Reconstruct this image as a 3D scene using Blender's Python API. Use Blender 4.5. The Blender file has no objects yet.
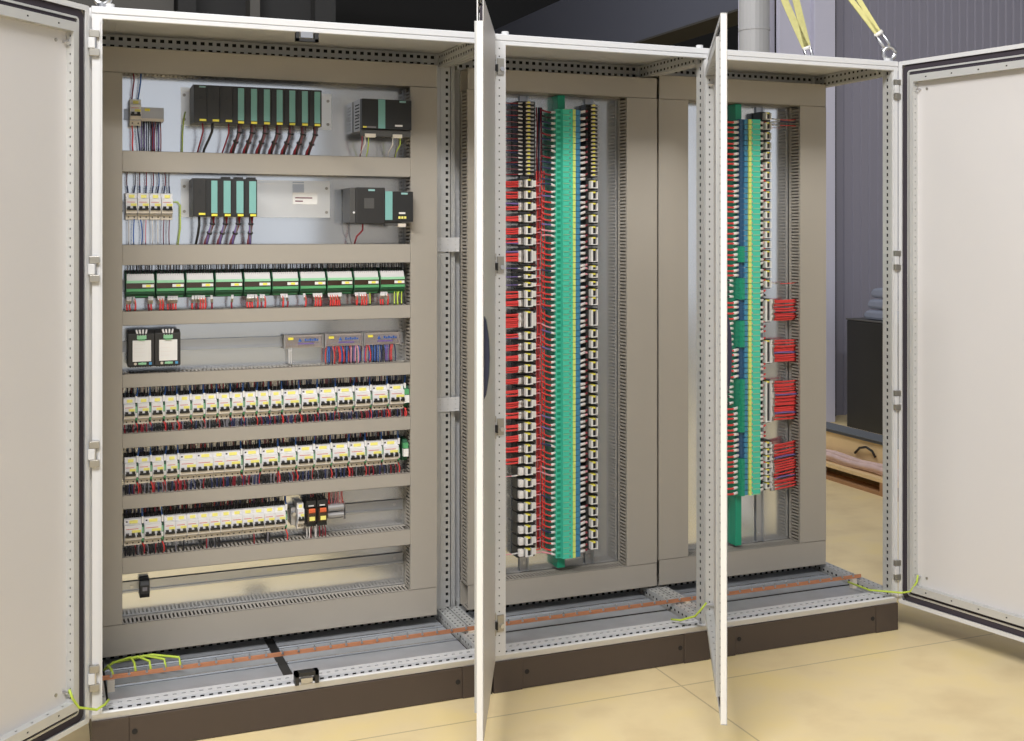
import bpy, math, random
from mathutils import Vector, Matrix, Euler
rnd = random.Random(11)
C = bpy.context.scene.collection

# ------------------------------------------------------------------ materials
def lin(h):
    h = h.lstrip('#')
    o = []
    for i in (0, 2, 4):
        c = int(h[i:i+2], 16) / 255
        o.append(c/12.92 if c <= .04045 else ((c+.055)/1.055)**2.4)
    return (*o, 1)

MATS = {}
def mat(name, hexc, rough=.5, metal=0., noise=0., nscale=8., bump=0., alpha=None, trans=0., coat=0.):
    m = bpy.data.materials.new(name); m.use_nodes = True
    nt = m.node_tree; b = nt.nodes['Principled BSDF']
    col = lin(hexc)
    b.inputs['Base Color'].default_value = col
    b.inputs['Roughness'].default_value = rough
    b.inputs['Metallic'].default_value = metal
    if trans: b.inputs['Transmission Weight'].default_value = trans
    if coat: b.inputs['Coat Weight'].default_value = coat
    if noise:
        tc = nt.nodes.new('ShaderNodeTexCoord'); n = nt.nodes.new('ShaderNodeTexNoise')
        n.inputs['Scale'].default_value = nscale; n.inputs['Detail'].default_value = 4
        nt.links.new(tc.outputs['Object'], n.inputs['Vector'])
        mx = nt.nodes.new('ShaderNodeMix'); mx.data_type = 'RGBA'
        mx.inputs['A'].default_value = tuple(c*(1-noise) for c in col[:3]) + (1,)
        mx.inputs['B'].default_value = tuple(min(1, c*(1+noise)) for c in col[:3]) + (1,)
        nt.links.new(n.outputs['Fac'], mx.inputs['Factor'])
        nt.links.new(mx.outputs['Result'], b.inputs['Base Color'])
        if bump:
            bp = nt.nodes.new('ShaderNodeBump'); bp.inputs['Strength'].default_value = bump
            bp.inputs['Distance'].default_value = .002
            nt.links.new(n.outputs['Fac'], bp.inputs['Height']); nt.links.new(bp.outputs['Normal'], b.inputs['Normal'])
    MATS[name] = m
    return m

paint = mat('light_grey_paint', '#d0d0d1', .38, noise=.015, nscale=60)
paint_in = mat('light_grey_door_paint', '#cfcccb', .42, noise=.02, nscale=3)
frame_steel = mat('frame_steel', '#c6c6c4', .42, .25, noise=.03, nscale=30)
zinc = mat('zinc_plate', '#dfe2e6', .17, .9, noise=.03, nscale=3)
zinc_dull = mat('zinc_gland', '#a9acb1', .45, .3, noise=.18, nscale=14)
rail_zinc = mat('rail_zinc', '#b9bcc2', .32, .85)
duct_m = mat('duct_stone_grey', '#a0998e', .5, noise=.02, nscale=4)
slot_dark = mat('hollow_dark', '#1c1a18', .8)
plinth_m = mat('plinth_umber', '#453a33', .5, noise=.05, nscale=25)
gasket_m = mat('gasket_foam', '#38323a', .85)
black_m = mat('black_plastic', '#262626', .45)
plc_m = mat('plc_charcoal', '#2c2b2a', .45)
plc_side = mat('plc_side_grey', '#4b4a48', .5)
teal_m = mat('teal_strip', '#79aba5', .4)
logo_m = mat('logo_teal', '#8fb7b4', .4)
yellow_m = mat('label_yellow', '#e8dc4e', .5)
lyellow_m = mat('label_pale_yellow', '#ece27a', .5)
orange_m = mat('relay_orange', '#d9653a', .45)
white_m = mat('white_plastic', '#e4e2de', .45)
cream_m = mat('breaker_white', '#dfdddd', .42)
beige_m = mat('breaker_beige', '#cfc5b5', .45)
red_m = mat('wire_red', '#d6423f', .42)
dred_m = mat('wire_dark_red', '#8a2530', .42)
blue_m = mat('wire_blue', '#2b5fae', .42)
navy_m = mat('wire_navy', '#2c3358', .42)
wblack_m = mat('wire_black', '#29282a', .42)
wgrey_m = mat('wire_grey', '#77747a', .45)
wwhite_m = mat('wire_white', '#d8d2cc', .45)
pink_m = mat('wire_pink', '#d9929b', .45)
violet_m = mat('wire_violet', '#72609a', .45)
maroon_m = mat('wire_maroon', '#7a4c55', .45)
earth_m = mat('wire_green_yellow', '#bcd24e', .42)
green_m = mat('relay_green', '#57a06a', .42)
lgreen_m = mat('relay_pale_green', '#8fc49a', .42)
dgreen_m = mat('relay_dark_green', '#23553a', .5)
brown_m = mat('relay_window', '#3b2a1e', .25, coat=.3)
tgreen_m = mat('terminal_green', '#48c6a8', .42)
tgreen2_m = mat('terminal_green_deep', '#17906f', .42)
tblue_m = mat('terminal_blue', '#4488ad', .42)
tnavy_m = mat('terminal_navy', '#244e72', .42)
tyel_m = mat('terminal_green_yellow', '#d8e478', .45)
copper_m = mat('copper', '#d6946f', .42, .6, noise=.08, nscale=20)
bolt_m = mat('bolt_steel', '#c9c9cc', .28, .95)
clear_m = mat('clear_cover', '#f2eef2', .06, trans=.95)
strip_m = mat('relay_terminal_white', '#c3c0bd', .5)
silver_m = mat('silver_body', '#a9a7a6', .35, .5)
navyh_m = mat('handle_navy', '#2a2c40', .35)
hinge_m = mat('hinge_zinc', '#a8a49c', .4, .7)
strap_m = mat('sling_yellow', '#cfc988', .8, noise=.15, nscale=60)
tealtag_m = mat('sling_teal_tag', '#2f8a90', .7)
ferr_m = mat('sleeve_white', '#e2ddd8', .5)
lblue_m = mat('socket_blue', '#4f97c6', .4)
wood_m = mat('plywood', '#e6c999', .6, noise=.12, nscale=6)
woodd_m = mat('pallet_wood', '#a9805a', .7, noise=.15, nscale=9)
film_m = mat('pink_film', '#dbc0bc', .35, noise=.2, nscale=14)
foam_m = mat('grey_foam', '#5f6368', .8)
bag_m = mat('grey_bag_cloth', '#747a8a', .75, noise=.1, nscale=12)
alu_m = mat('backplane_aluminium', '#ecebe8', .3, .8)
box_m = mat('black_case', '#232322', .45, noise=.2, nscale=5)
pipe_m = mat('pipe_grey', '#a9a9ab', .5, noise=.03, nscale=4)
steel_lav = mat('column_lavender', '#c2c1d2', .5, noise=.03, nscale=3)
beam_m = mat('beam_blue_grey', '#5c5f6c', .5)
darkwall_m = mat('dark_hall', '#1b1b1c', .8)
panel_m = mat('dark_panel_grey', '#454340', .7, noise=.06, nscale=3)
red_mark = mat('mark_red', '#c9503f', .5)

def floor_material():
    m = bpy.data.materials.new('yellow_concrete'); m.use_nodes = True
    nt = m.node_tree; b = nt.nodes['Principled BSDF']; L = nt.links.new; N = nt.nodes.new
    tc = N('ShaderNodeTexCoord')
    n1 = N('ShaderNodeTexNoise'); n1.inputs['Scale'].default_value = 1.1; n1.inputs['Detail'].default_value = 6
    n1.inputs['Roughness'].default_value = .6
    n2 = N('ShaderNodeTexNoise'); n2.inputs['Scale'].default_value = 3.2; n2.inputs['Detail'].default_value = 5
    mp = N('ShaderNodeMapping'); mp.inputs['Scale'].default_value = (1.3, 1.6, 1)
    L(tc.outputs['Object'], mp.inputs['Vector']); L(mp.outputs['Vector'], n1.inputs['Vector']); L(mp.outputs['Vector'], n2.inputs['Vector'])
    r = N('ShaderNodeValToRGB')
    r.color_ramp.elements[0].position = .22; r.color_ramp.elements[0].color = lin('#d2b98b')
    r.color_ramp.elements[1].position = .7; r.color_ramp.elements[1].color = lin('#efd898')
    e = r.color_ramp.elements.new(.5); e.color = lin('#ead5a6')
    ad = N('ShaderNodeMath'); ad.operation = 'MULTIPLY_ADD'; ad.inputs[1].default_value = .6
    L(n2.outputs['Fac'], ad.inputs[0])
    sc = N('ShaderNodeMath'); sc.operation = 'MULTIPLY'; sc.inputs[1].default_value = .4
    L(n1.outputs['Fac'], sc.inputs[0]); L(sc.outputs[0], ad.inputs[2]); L(ad.outputs[0], r.inputs['Fac'])
    # saw-cut joints: one along X at y=-0.16, one along Y at x=1.79, repeated every 5 m
    sx = N('ShaderNodeSeparateXYZ'); L(tc.outputs['Object'], sx.inputs[0])
    def joint(out, off):
        a = N('ShaderNodeMath'); a.operation = 'ADD'; a.inputs[1].default_value = -off + 502.5; L(out, a.inputs[0])
        md = N('ShaderNodeMath'); md.operation = 'MODULO'; md.inputs[1].default_value = 5; L(a.outputs[0], md.inputs[0])
        s = N('ShaderNodeMath'); s.operation = 'SUBTRACT'; s.inputs[1].default_value = 2.5; L(md.outputs[0], s.inputs[0])
        ab = N('ShaderNodeMath'); ab.operation = 'ABSOLUTE'; L(s.outputs[0], ab.inputs[0])
        lt = N('ShaderNodeMath'); lt.operation = 'LESS_THAN'; lt.inputs[1].default_value = .003; L(ab.outputs[0], lt.inputs[0])
        return lt
    j1 = joint(sx.outputs['X'], 1.79); j2 = joint(sx.outputs['Y'], -.16)
    mxm = N('ShaderNodeMath'); mxm.operation = 'MAXIMUM'; L(j1.outputs[0], mxm.inputs[0]); L(j2.outputs[0], mxm.inputs[1])
    f = N('ShaderNodeMath'); f.operation = 'MULTIPLY'; f.inputs[1].default_value = .45; L(mxm.outputs[0], f.inputs[0])
    mx = N('ShaderNodeMix'); mx.data_type = 'RGBA'; mx.inputs['B'].default_value = lin('#7d6a4c')
    L(f.outputs[0], mx.inputs['Factor']); L(r.outputs['Color'], mx.inputs['A']); L(mx.outputs['Result'], b.inputs['Base Color'])
    b.inputs['Roughness'].default_value = .42
    return m
floor_m = floor_material()

def cladding_material():
    m = bpy.data.materials.new('cladding_blue_grey'); m.use_nodes = True
    b = m.node_tree.nodes['Principled BSDF']; b.inputs['Base Color'].default_value = lin('#888694'); b.inputs['Roughness'].default_value = .5
    return m
clad_m = cladding_material()

# ------------------------------------------------------------------ mesh builder
class MB:
    def __init__(s): s.v = []; s.f = []; s.mi = []; s.mats = []
    def _m(s, m):
        if m not in s.mats: s.mats.append(m)
        return s.mats.index(m)
    def poly(s, pts, m):
        b = len(s.v); s.v += [tuple(p) for p in pts]; s.f.append(tuple(range(b, b+len(pts)))); s.mi.append(s._m(m))
        return s
    def box(s, x0, x1, y0, y1, z0, z1, m):
        b = len(s.v); k = s._m(m)
        s.v += [(x0,y0,z0),(x1,y0,z0),(x1,y1,z0),(x0,y1,z0),(x0,y0,z1),(x1,y0,z1),(x1,y1,z1),(x0,y1,z1)]
        for q in ((0,3,2,1),(4,5,6,7),(0,1,5,4),(1,2,6,5),(2,3,7,6),(3,0,4,7)):
            s.f.append(tuple(b+i for i in q)); s.mi.append(k)
        return s
    def prism(s, prof, axis, a0, a1, m):
        # prof: list of 2-D points in the plane of the other two axes, in axis order
        n = len(prof); b = len(s.v); k = s._m(m)
        def P(p, a):
            return {'x': (a, p[0], p[1]), 'y': (p[0], a, p[1]), 'z': (p[0], p[1], a)}[axis]
        s.v += [P(p, a0) for p in prof] + [P(p, a1) for p in prof]
        s.f.append(tuple(b+i for i in range(n))[::-1]); s.mi.append(k)
        s.f.append(tuple(b+n+i for i in range(n))); s.mi.append(k)
        for i in range(n):
            j = (i+1) % n
            s.f.append((b+i, b+j, b+n+j, b+n+i)); s.mi.append(k)
        return s
    def tube(s, pts, r, m, n=6, r2=None, cap=True):
        pts = [Vector(p) for p in pts]; k = s._m(m); b = len(s.v); N = len(pts)
        up = None
        for i, p in enumerate(pts):
            d = (pts[min(i+1, N-1)] - pts[max(i-1, 0)]).normalized()
            if up is None:
                up = Vector((0, 0, 1)) if abs(d.z) < .8 else Vector((1, 0, 0))
            a = d.cross(up).normalized(); c = d.cross(a).normalized(); up = -c if False else a.cross(d)
            rr = r if r2 is None else r + (r2-r)*i/(N-1)
            for q in range(n):
                t = 2*math.pi*q/n
                s.v.append(tuple(p + a*(rr*math.cos(t)) + c*(rr*math.sin(t))))
        for i in range(N-1):
            for q in range(n):
                w = (q+1) % n
                s.f.append((b+i*n+q, b+i*n+w, b+(i+1)*n+w, b+(i+1)*n+q)); s.mi.append(k)
        if cap:
            s.f.append(tuple(b+q for q in range(n))[::-1]); s.mi.append(k)
            s.f.append(tuple(b+(N-1)*n+q for q in range(n))); s.mi.append(k)
        return s
    def cyl(s, p0, p1, r, m, n=14): return s.tube([p0, p1], r, m, n)
    def perf(s, o, u, v, Lu, Lv, nu, nv, hu, hv, t, m, mu=0, mv=0):
        # sheet with a nu x nv field of rectangular holes (hu x hv); thickness t towards -(u x v)
        o, u, v = Vector(o), Vector(u), Vector(v); nn = u.cross(v)
        cu = (Lu-2*mu)/nu; cv = (Lv-2*mv)/nv
        P = lambda a, b_, d=0: tuple(o + u*a + v*b_ - nn*d)
        if mu: 
            s.poly([P(0,0),P(mu,0),P(mu,Lv),P(0,Lv)], m); s.poly([P(Lu-mu,0),P(Lu,0),P(Lu,Lv),P(Lu-mu,Lv)], m)
        if mv:
            s.poly([P(mu,0),P(Lu-mu,0),P(Lu-mu,mv),P(mu,mv)], m); s.poly([P(mu,Lv-mv),P(Lu-mu,Lv-mv),P(Lu-mu,Lv),P(mu,Lv)], m)
        for j in range(nv):
            b0 = mv+j*cv; b1 = b0+cv; h0 = b0+(cv-hv)/2; h1 = h0+hv
            s.poly([P(mu,b0),P(Lu-mu,b0),P(Lu-mu,h0),P(mu,h0)], m)
            s.poly([P(mu,h1),P(Lu-mu,h1),P(Lu-mu,b1),P(mu,b1)], m)
            for i in range(nu):
                a0 = mu+i*cu; a1 = a0+cu; g0 = a0+(cu-hu)/2; g1 = g0+hu
                s.poly([P(a0,h0),P(g0,h0),P(g0,h1),P(a0,h1)], m)
                s.poly([P(g1,h0),P(a1,h0),P(a1,h1),P(g1,h1)], m)
                for (q0, q1) in (((g0,h0),(g1,h0)),((g1,h0),(g1,h1)),((g1,h1),(g0,h1)),((g0,h1),(g0,h0))):
                    s.poly([P(*q0),P(*q1),P(*q1,t),P(*q0,t)], m)
        return s
    def build(s, name, parent=None, loc=None, bevel=0, smooth=False):
        me = bpy.data.meshes.new(name); me.from_pydata(s.v, [], s.f)
        for m in s.mats: me.materials.append(m)
        me.polygons.foreach_set('material_index', s.mi)
        if smooth: me.polygons.foreach_set('use_smooth', [True]*len(s.f))
        me.update()
        o = bpy.data.objects.new(name, me); C.objects.link(o)
        if parent: o.parent = parent
        if loc: o.location = loc
        if bevel:
            bv = o.modifiers.new('bevel', 'BEVEL'); bv.width = bevel; bv.segments = 2; bv.limit_method = 'ANGLE'
        return o

def hbar(mb, x0, x1, y0, y1, z0, z1, axis, m, holes, t=.002):
    # hollow profile; holes = {'-y': (pitch, hu, hv, rows)} perforates that face, hu along the bar
    S = {'-y': ((x0,y0,z0), (1,0,0), (0,0,1), x1-x0, z1-z0), '+y': ((x1,y1,z0), (-1,0,0), (0,0,1), x1-x0, z1-z0),
         '-x': ((x0,y1,z0), (0,-1,0), (0,0,1), y1-y0, z1-z0), '+x': ((x1,y0,z0), (0,1,0), (0,0,1), y1-y0, z1-z0),
         '+z': ((x0,y0,z1), (1,0,0), (0,1,0), x1-x0, y1-y0), '-z': ((x0,y1,z0), (1,0,0), (0,-1,0), x1-x0, y1-y0)}
    for k, (o, u, v, Lu, Lv) in S.items():
        o_, u_, v_ = Vector(o), Vector(u), Vector(v)
        if k in holes:
            p, hu, hv, rows = holes[k]
            ax = {'x': (1,0,0), 'y': (0,1,0), 'z': (0,0,1)}[axis]
            if abs(u_.dot(Vector(ax))) > .5:
                mb.perf(o, u, v, Lu, Lv, max(1, int(Lu/p)), rows, hu, hv, t, m)
            else:
                mb.perf(o, u, v, Lu, Lv, rows, max(1, int(Lv/p)), hv, hu, t, m)
            q = o_-u_.cross(v_)*(t+.0008); e_ = .0015
            mb.poly([q+u_*e_+v_*e_, q+u_*(Lu-e_)+v_*e_, q+u_*(Lu-e_)+v_*(Lv-e_), q+u_*e_+v_*(Lv-e_)], slot_dark)  # dark backing behind the holes: cavity shade put into its colour
        else:
            mb.poly([o_, o_+u_*Lu, o_+u_*Lu+v_*Lv, o_+v_*Lv], m)

# ------------------------------------------------------------------ things
def tag(o, label, cat, group=None):
    o['label'] = label; o['category'] = cat
    if group: o['group'] = group
    return o
def thing(name, label, cat, loc=(0,0,0), rot=(0,0,0), group=None):
    o = bpy.data.objects.new(name, None); C.objects.link(o); o.empty_display_size = .02
    o.location = loc; o.rotation_euler = rot
    return tag(o, label, cat, group)
def struct(o): o['kind'] = 'structure'; return o
def dup(root, loc, label, rot=None, scale=None):
    r = root.copy(); C.objects.link(r); r.location = loc; r['label'] = label
    if rot: r.rotation_euler = rot
    if scale: r.scale = scale
    for ch in list(root.children):
        c = ch.copy(); C.objects.link(c); c.parent = r
        for g in list(ch.children):
            d = g.copy(); C.objects.link(d); d.parent = c
    return r
def nth(i):
    w = ['first','second','third','fourth','fifth','sixth','seventh','eighth','ninth','tenth','eleventh','twelfth']
    if i < 12: return w[i]
    n = i+1
    return '%d%s' % (n, 'th' if 10 <= n % 100 <= 20 else {1:'st',2:'nd',3:'rd'}.get(n % 10, 'th'))

PY = .45      # front of the mounting plates
DY = .37      # front of the duct covers
ZT = 2.10     # cabinet top
CABS = [('left', 0., 1.2), ('middle', 1.2, 2.0), ('right', 2.0, 2.8)]

# ------------------------------------------------------------------ setting
g = MB().box(-14, 16, -14, 16, -.1, 0, floor_m); struct(g.build('floor'))
# ribbed blue-grey cladding on the right half of the rear wall
mb = MB(); x = 5.60; Yw = 4.25
mb.box(5.60, 16, Yw, Yw+.15, 0, 8, clad_m)
i = 0
while x < 16:
    mb.prism([(x, Yw+.001), (x+.008, Yw-.012), (x+.022, Yw-.012), (x+.03, Yw+.001)], 'z', 0, 8, clad_m); x += .085; i += 1
struct(mb.build('wall_rear'))
mb = MB(); mb.box(5.60, 5.755, Yw-.045, Yw+.01, 0, 8, darkwall_m); struct(mb.build('trim_4'))  # dark strip holding the wall's shade beside the column in its colour
mb = MB(); mb.box(-14, 16, 12, 12.2, 0, 10, darkwall_m); struct(mb.build('wall_rear_hall'))
mb = MB(); mb.box(-14.2, -14, -2, 12.2, 0, 10, darkwall_m); struct(mb.build('wall_left'))
# dark shutter panels of the far bay, upper left
mb = MB()
mb.box(-6, .72, 5.0, 5.1, 2.0, 5.0, panel_m)
mb.box(.80, 1.80, 5.2, 5.3, 2.0, 5.0, darkwall_m); mb.box(.95, 1.25, 5.15, 5.2, 2.3, 2.7, panel_m)
mb.box(1.25, 1.32, 5.0, 5.2, 2.0, 5.0, panel_m); mb.box(-6, 1.85, 4.95, 5.05, 2.0, 2.2, darkwall_m)
mb.box(.74, .86, 4.9, 5.05, 2.0, 5.0, darkwall_m); mb.box(1.7, 1.85, 4.9, 5.05, 2.0, 5.0, darkwall_m)
struct(mb.build('wall_left_shutter'))
# steel column with its flanges, downpipe and roof beam
def cy(px): return px
mb = MB()
mb.box(5.09, 5.42, 4.03, 4.07, 0, 7, steel_lav)
mb.box(5.38, 5.575, 3.98, 4.10, 0, 7, steel_lav)
mb.box(4.93, 5.10, 4.1, 4.35, 0, 7, steel_lav)
struct(mb.build('trim_1', bevel=.004))
mb = MB(); mb.cyl((4.78, 3.9, 0), (4.78, 3.9, 7), .112, pipe_m, 24); mb.cyl((4.78, 3.9, 2.97), (4.78, 3.9, 2.99), .116, pipe_m, 24)
struct(mb.build('trim_2', smooth=False))
mb = MB(); mb.box(5.70, 5.95, 4.42, 11.9, 3.5, 4.3, beam_m); mb.box(5.70, 6.1, 4.42, 11.9, 3.48, 3.499, panel_m)
struct(mb.build('trim_3'))

# ------------------------------------------------------------------ cabinets
HZ = (1.995, 1.365, .85, .225)
cabs = {}
def post(name, par, x0, x1, y0, y1, holes):
    mb = MB(); hbar(mb, x0, x1, y0, y1, .10, ZT, 'z', frame_steel if y0 > .2 else paint, holes); return mb.build(name, par)
for side, X0, X1 in CABS:
    w = X1 - X0
    desc = {'left': 'wide light grey control cabinet with double doors holding breakers and relays',
            'middle': 'light grey control cabinet between the two others with tall green terminal strip',
            'right': 'light grey control cabinet at the right end with open side and green terminals'}[side]
    cab = thing('control_cabinet', desc, 'cabinet', (X0, 0, 0), group='bayed control cabinets')
    cabs[side] = cab
    # four posts (local x from 0)
    if side == 'left':
        mb = MB(); hbar(mb, .001, .028, 0, .045, .122, 2.066, 'z', paint, {'+x': (.025, .012, .009, 1)}); mb.box(.019, .0225, -.003, .001, .126, 2.062, paint); mb.build('frame_post', cab)
    else:
        mb = MB(); hbar(mb, -.001, .042, 0, .045, .122, 2.066, 'z', paint, {'-y': (.025, .0045, .0045, 1), '+x': (.025, .012, .009, 1)}); mb.build('frame_post', cab)
    mb = MB(); mb.box(w-.018, w-.002, 0, .05, .122, 2.066, paint)
    hbar(mb, w-.024, w-.018, .006, .056, .12, ZT-.03, 'z', frame_steel, {'-x': (.025, .012, .010, 1)})
    mb.build('frame_post', cab)
    post('frame_post', cab, .018, .034, .47, .495, {})
    mb = MB(); mb.box(w-.045, w-.012, .455, .495, .10, ZT-.004, frame_steel); mb.box(w-.040, w-.034, .453, .456, .10, ZT-.004, frame_steel); mb.box(w-.026, w-.022, .453, .456, .10, ZT-.004, frame_steel)
    hbar(mb, w-.012, w+.010, .455, .495, .10, ZT-.004, 'z', frame_steel, {'-y': (.025, .011, .010, 1)}); mb.build('frame_post', cab)
    # front rails
    mb = MB(); mb.prism([(0, 2.066), (0, 2.076), (.003, 2.077), (.003, 2.080), (0, 2.081), (0, ZT-.003), (.003, ZT), (.045, ZT), (.045, 2.09), (.012, 2.09), (.010, 2.064), (.002, 2.064)], 'x', 0.0, w, paint)
    mb.build('front_top_rail', cab)
    mb = MB(); mb.prism([(.010, .10), (0, .121), (.003, .125), (.010, .125), (.012, .114), (.06, .114), (.06, .10)], 'x', 0.0, w, paint)
    mb.build('front_sill', cab)
    mb = MB(); hbar(mb, .04, w-.03, .026, .070, .110, .129, 'x', paint, {'+z': (.025, .012, .008, 1), '-y': (.025, .012, .008, 1)})
    mb.build('perforated_sill_rail', cab)
    # rear and side rails
    mb = MB(); hbar(mb, .04, w-.04, .462, .495, 2.048, 2.098, 'x', frame_steel, {'-y': (.025, .013, .011, 2)})
    mb.build('rear_top_rail', cab)
    mb = MB(); hbar(mb, .04, w-.04, .462, .495, .102, .155, 'x', frame_steel, {'-y': (.025, .012, .010, 2)})
    mb.build('rear_bottom_rail', cab)
    mb = MB(); hbar(mb, .004, .034, .05, .452, 2.058, 2.097, 'y', frame_steel, {'+x': (.025, .012, .009, 1), '-z': (.025, .012, .009, 1)})
    mb.build('side_top_rail', cab)
    mb = MB(); hbar(mb, w-.034, w-.004, .05, .452, 2.050, 2.097, 'y', frame_steel, {'-x': (.025, .012, .009, 2), '-z': (.025, .012, .009, 1)})
    mb.build('side_top_rail', cab)
    mb = MB(); hbar(mb, .004, .040, .06, .455, .104, .142, 'y', frame_steel, {'+x': (.025, .012, .009, 1), '+z': (.025, .012, .007, 2)})
    mb.build('side_bottom_rail', cab)
    mb = MB(); hbar(mb, w-.040, w-.002, .06, .455, .104, .142, 'y', frame_steel, {'-x': (.025, .012, .009, 1), '+z': (.025, .012, .007, 2)})
    mb.build('side_bottom_rail', cab)
    # roof, rear wall, gland plates
    mb = MB(); mb.box(.0, w, .03, .50, 2.0985, ZT+.002, paint); mb.box(.08, w-.08, .12, .42, 2.0972, 2.0985, paint); mb.build('roof_panel', cab)
    mb = MB(); mb.box(.0, w, .497, .505, .10, ZT, paint); mb.build('rear_panel', cab)
    if side == 'left':
        mb = MB(); mb.box(-.006, .001, .03, .50, .10, ZT, paint); mb.build('side_panel', cab)
    mb = MB()
    if side == 'left':
        for a, b in ((.05, .555), (.585, w-.05)):
            mb.box(a, b, .075, .20, .108, .114, zinc_dull); mb.box(a, b, .215, .34, .108, .114, zinc_dull); mb.box(a, b, .355, .455, .108, .114, zinc_dull)
            mb.box(a, b, .203, .210, .108, .120, zinc); mb.box(a, b, .343, .350, .108, .120, zinc)
        mb.box(.555, .585, .072, .455, .104, .112, black_m)
    else:
        mb.box(.05, w-.05, .075, .21, .108, .114, zinc_dull); mb.box(.05, w-.05, .218, .345, .108, .114, zinc_dull); mb.box(.05, w-.05, .352, .455, .108, .114, zinc_dull)
        mb.box(.05, w-.05, .21, .218, .106, .1145, slot_dark); mb.box(.05, w-.05, .345, .352, .108, .119, zinc)
    mb.box(.04, w-.04, .06, .46, .102, .107, slot_dark)
    mb.build('gland_plate', cab)
    mb = MB(); mb.prism([(.085, 2.097), (.10, 2.085), (.17, 2.085), (.185, 2.097)], 'x', .05, w-.05, paint); mb.build('roof_stiffener', cab)
    # mounting plate
    a, b = {'left': (.012, 1.135), 'middle': (.045, .793), 'right': (.003, .758)}[side]
    mb = MB(); mb.box(a, b, PY, PY+.003, .15, 2.047, zinc); mb.build('mounting_plate', cab)
    # plinth
    mb = MB(); p0, p1 = {'left': (0, w-.002), 'middle': (.003, w-.002), 'right': (.002, w+.004)}[side]
    mb.box(p0+.1, p1-.1, .006, .02, .002, .098, plinth_m); mb.box(p0, p0+.1, .004, .50, 0, .1, plinth_m); mb.box(p1-.1, p1, .004, .50, 0, .1, plinth_m)
    pl = mb.build('plinth', cab, bevel=.002)
    for hx in (p0+.115, p1-.115):
        h = MB(); h.cyl((hx, .0045, .055), (hx, .012, .055), .008, slot_dark, 12); h.build('plinth_plug', pl)
    # hinge knuckles on the hinge sides, keepers on the lock side
    hs = {'left': ('L', 'R'), 'middle': ('R',), 'right': ('R',)}[side]
    for s_ in hs:
        for z in HZ:
            hx = 0.006 if s_ == 'L' else w-.008
            mb = MB()
            mb.box(hx-.013, hx+.014, -.012, .002, z+.016, z+.036, hinge_m); mb.box(hx-.013, hx+.014, -.012, .002, z-.036, z-.016, hinge_m)
            mb.box(hx-.016, hx+.002, -.014, -.002, z-.015, z+.015, paint); mb.cyl((hx+.003, -.006, z-.038), (hx+.003, -.006, z+.038), .004, bolt_m, 8)
            mb.build('hinge', cab, bevel=.0015)
    if side != 'left':
        for z in HZ:
            mb = MB(); mb.box(.012, .034, -.006, .0, z-.026, z+.026, hinge_m); mb.cyl((.027, -.012, z-.008), (.027, -.004, z-.008), .007, bolt_m, 10)
            mb.box(.006, .012, -.012, .0, z-.018, z+.006, black_m)
            mb.build('lock_keeper', cab)
    else:
        for z0, z1, s_ in ((.124, .160, 1), (2.046, 2.078, -1)):
            mb = MB()
            if s_ > 0:
                mb.box(.567, .638, -.012, .014, z1-.012, z1, black_m); mb.box(.567, .578, -.012, .014, z0, z1, black_m); mb.box(.627, .638, -.012, .014, z0, z1, black_m)
                mb.box(.585, .620, -.006, .008, z0+.002, z1-.02, bolt_m)
            else:
                mb.box(.572, .640, .0, .02, 2.038, 2.046, black_m); mb.box(.572, .582, .0, .02, 2.038, 2.064, black_m); mb.box(.628, .640, .0, .02, 2.038, 2.064, black_m)
                mb.box(.585, .622, -.002, .008, 2.048, 2.065, bolt_m)
            mb.build('lock_keeper', cab)
    if side == 'left':   # bay connectors and rear profile strips between left and middle
        for z in (1.425, .86):
            mb = MB(); mb.perf((w-.042, .449, z-.025), (1,0,0), (0,0,1), .085, .05, 3, 3, .004, .005, .002, paint); mb.box(w-.042, w+.043, .4492, .4515, z-.025, z+.025, frame_steel)
            mb.build('bay_connector', cab)
    # lifting bolts heads on the roof edge
    for bx in (.05, w-.03):
        mb = MB(); mb.cyl((bx, .025, ZT), (bx, .025, ZT+.012), .012, paint, 12); mb.build('roof_screw', cab)

# ------------------------------------------------------------------ doors
def ring(mb, x0, x1, z0, z1, wd, r, ya, yb, m):
    # rounded rectangular ring in the XZ plane
    def rr(x0, x1, z0, z1, r):
        o = []
        for cx, cz, a0 in ((x1-r, z1-r, 0), (x0+r, z1-r, 90), (x0+r, z0+r, 180), (x1-r, z0+r, 270)):
            for k in range(5):
                a = math.radians(a0 + k*22.5); o.append((cx+r*math.cos(a), cz+r*math.sin(a)))
        return o
    A = rr(x0, x1, z0, z1, r); B = rr(x0+wd, x1-wd, z0+wd, z1-wd, max(r-wd, .004)); n = len(A)
    for i in range(n):
        j = (i+1) % n
        P = lambda q, y: (q[0], y, q[1])
        mb.poly([P(A[i], yb), P(B[i], yb), P(B[j], yb), P(A[j], yb)], m)
        mb.poly([P(A[i], ya), P(A[j], ya), P(B[j], ya), P(B[i], ya)], m)
        mb.poly([P(A[i], ya), P(A[i], yb), P(A[j], yb), P(A[j], ya)], m)
        mb.poly([P(B[i], ya), P(B[j], ya), P(B[j], yb), P(B[i], yb)], m)

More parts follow.
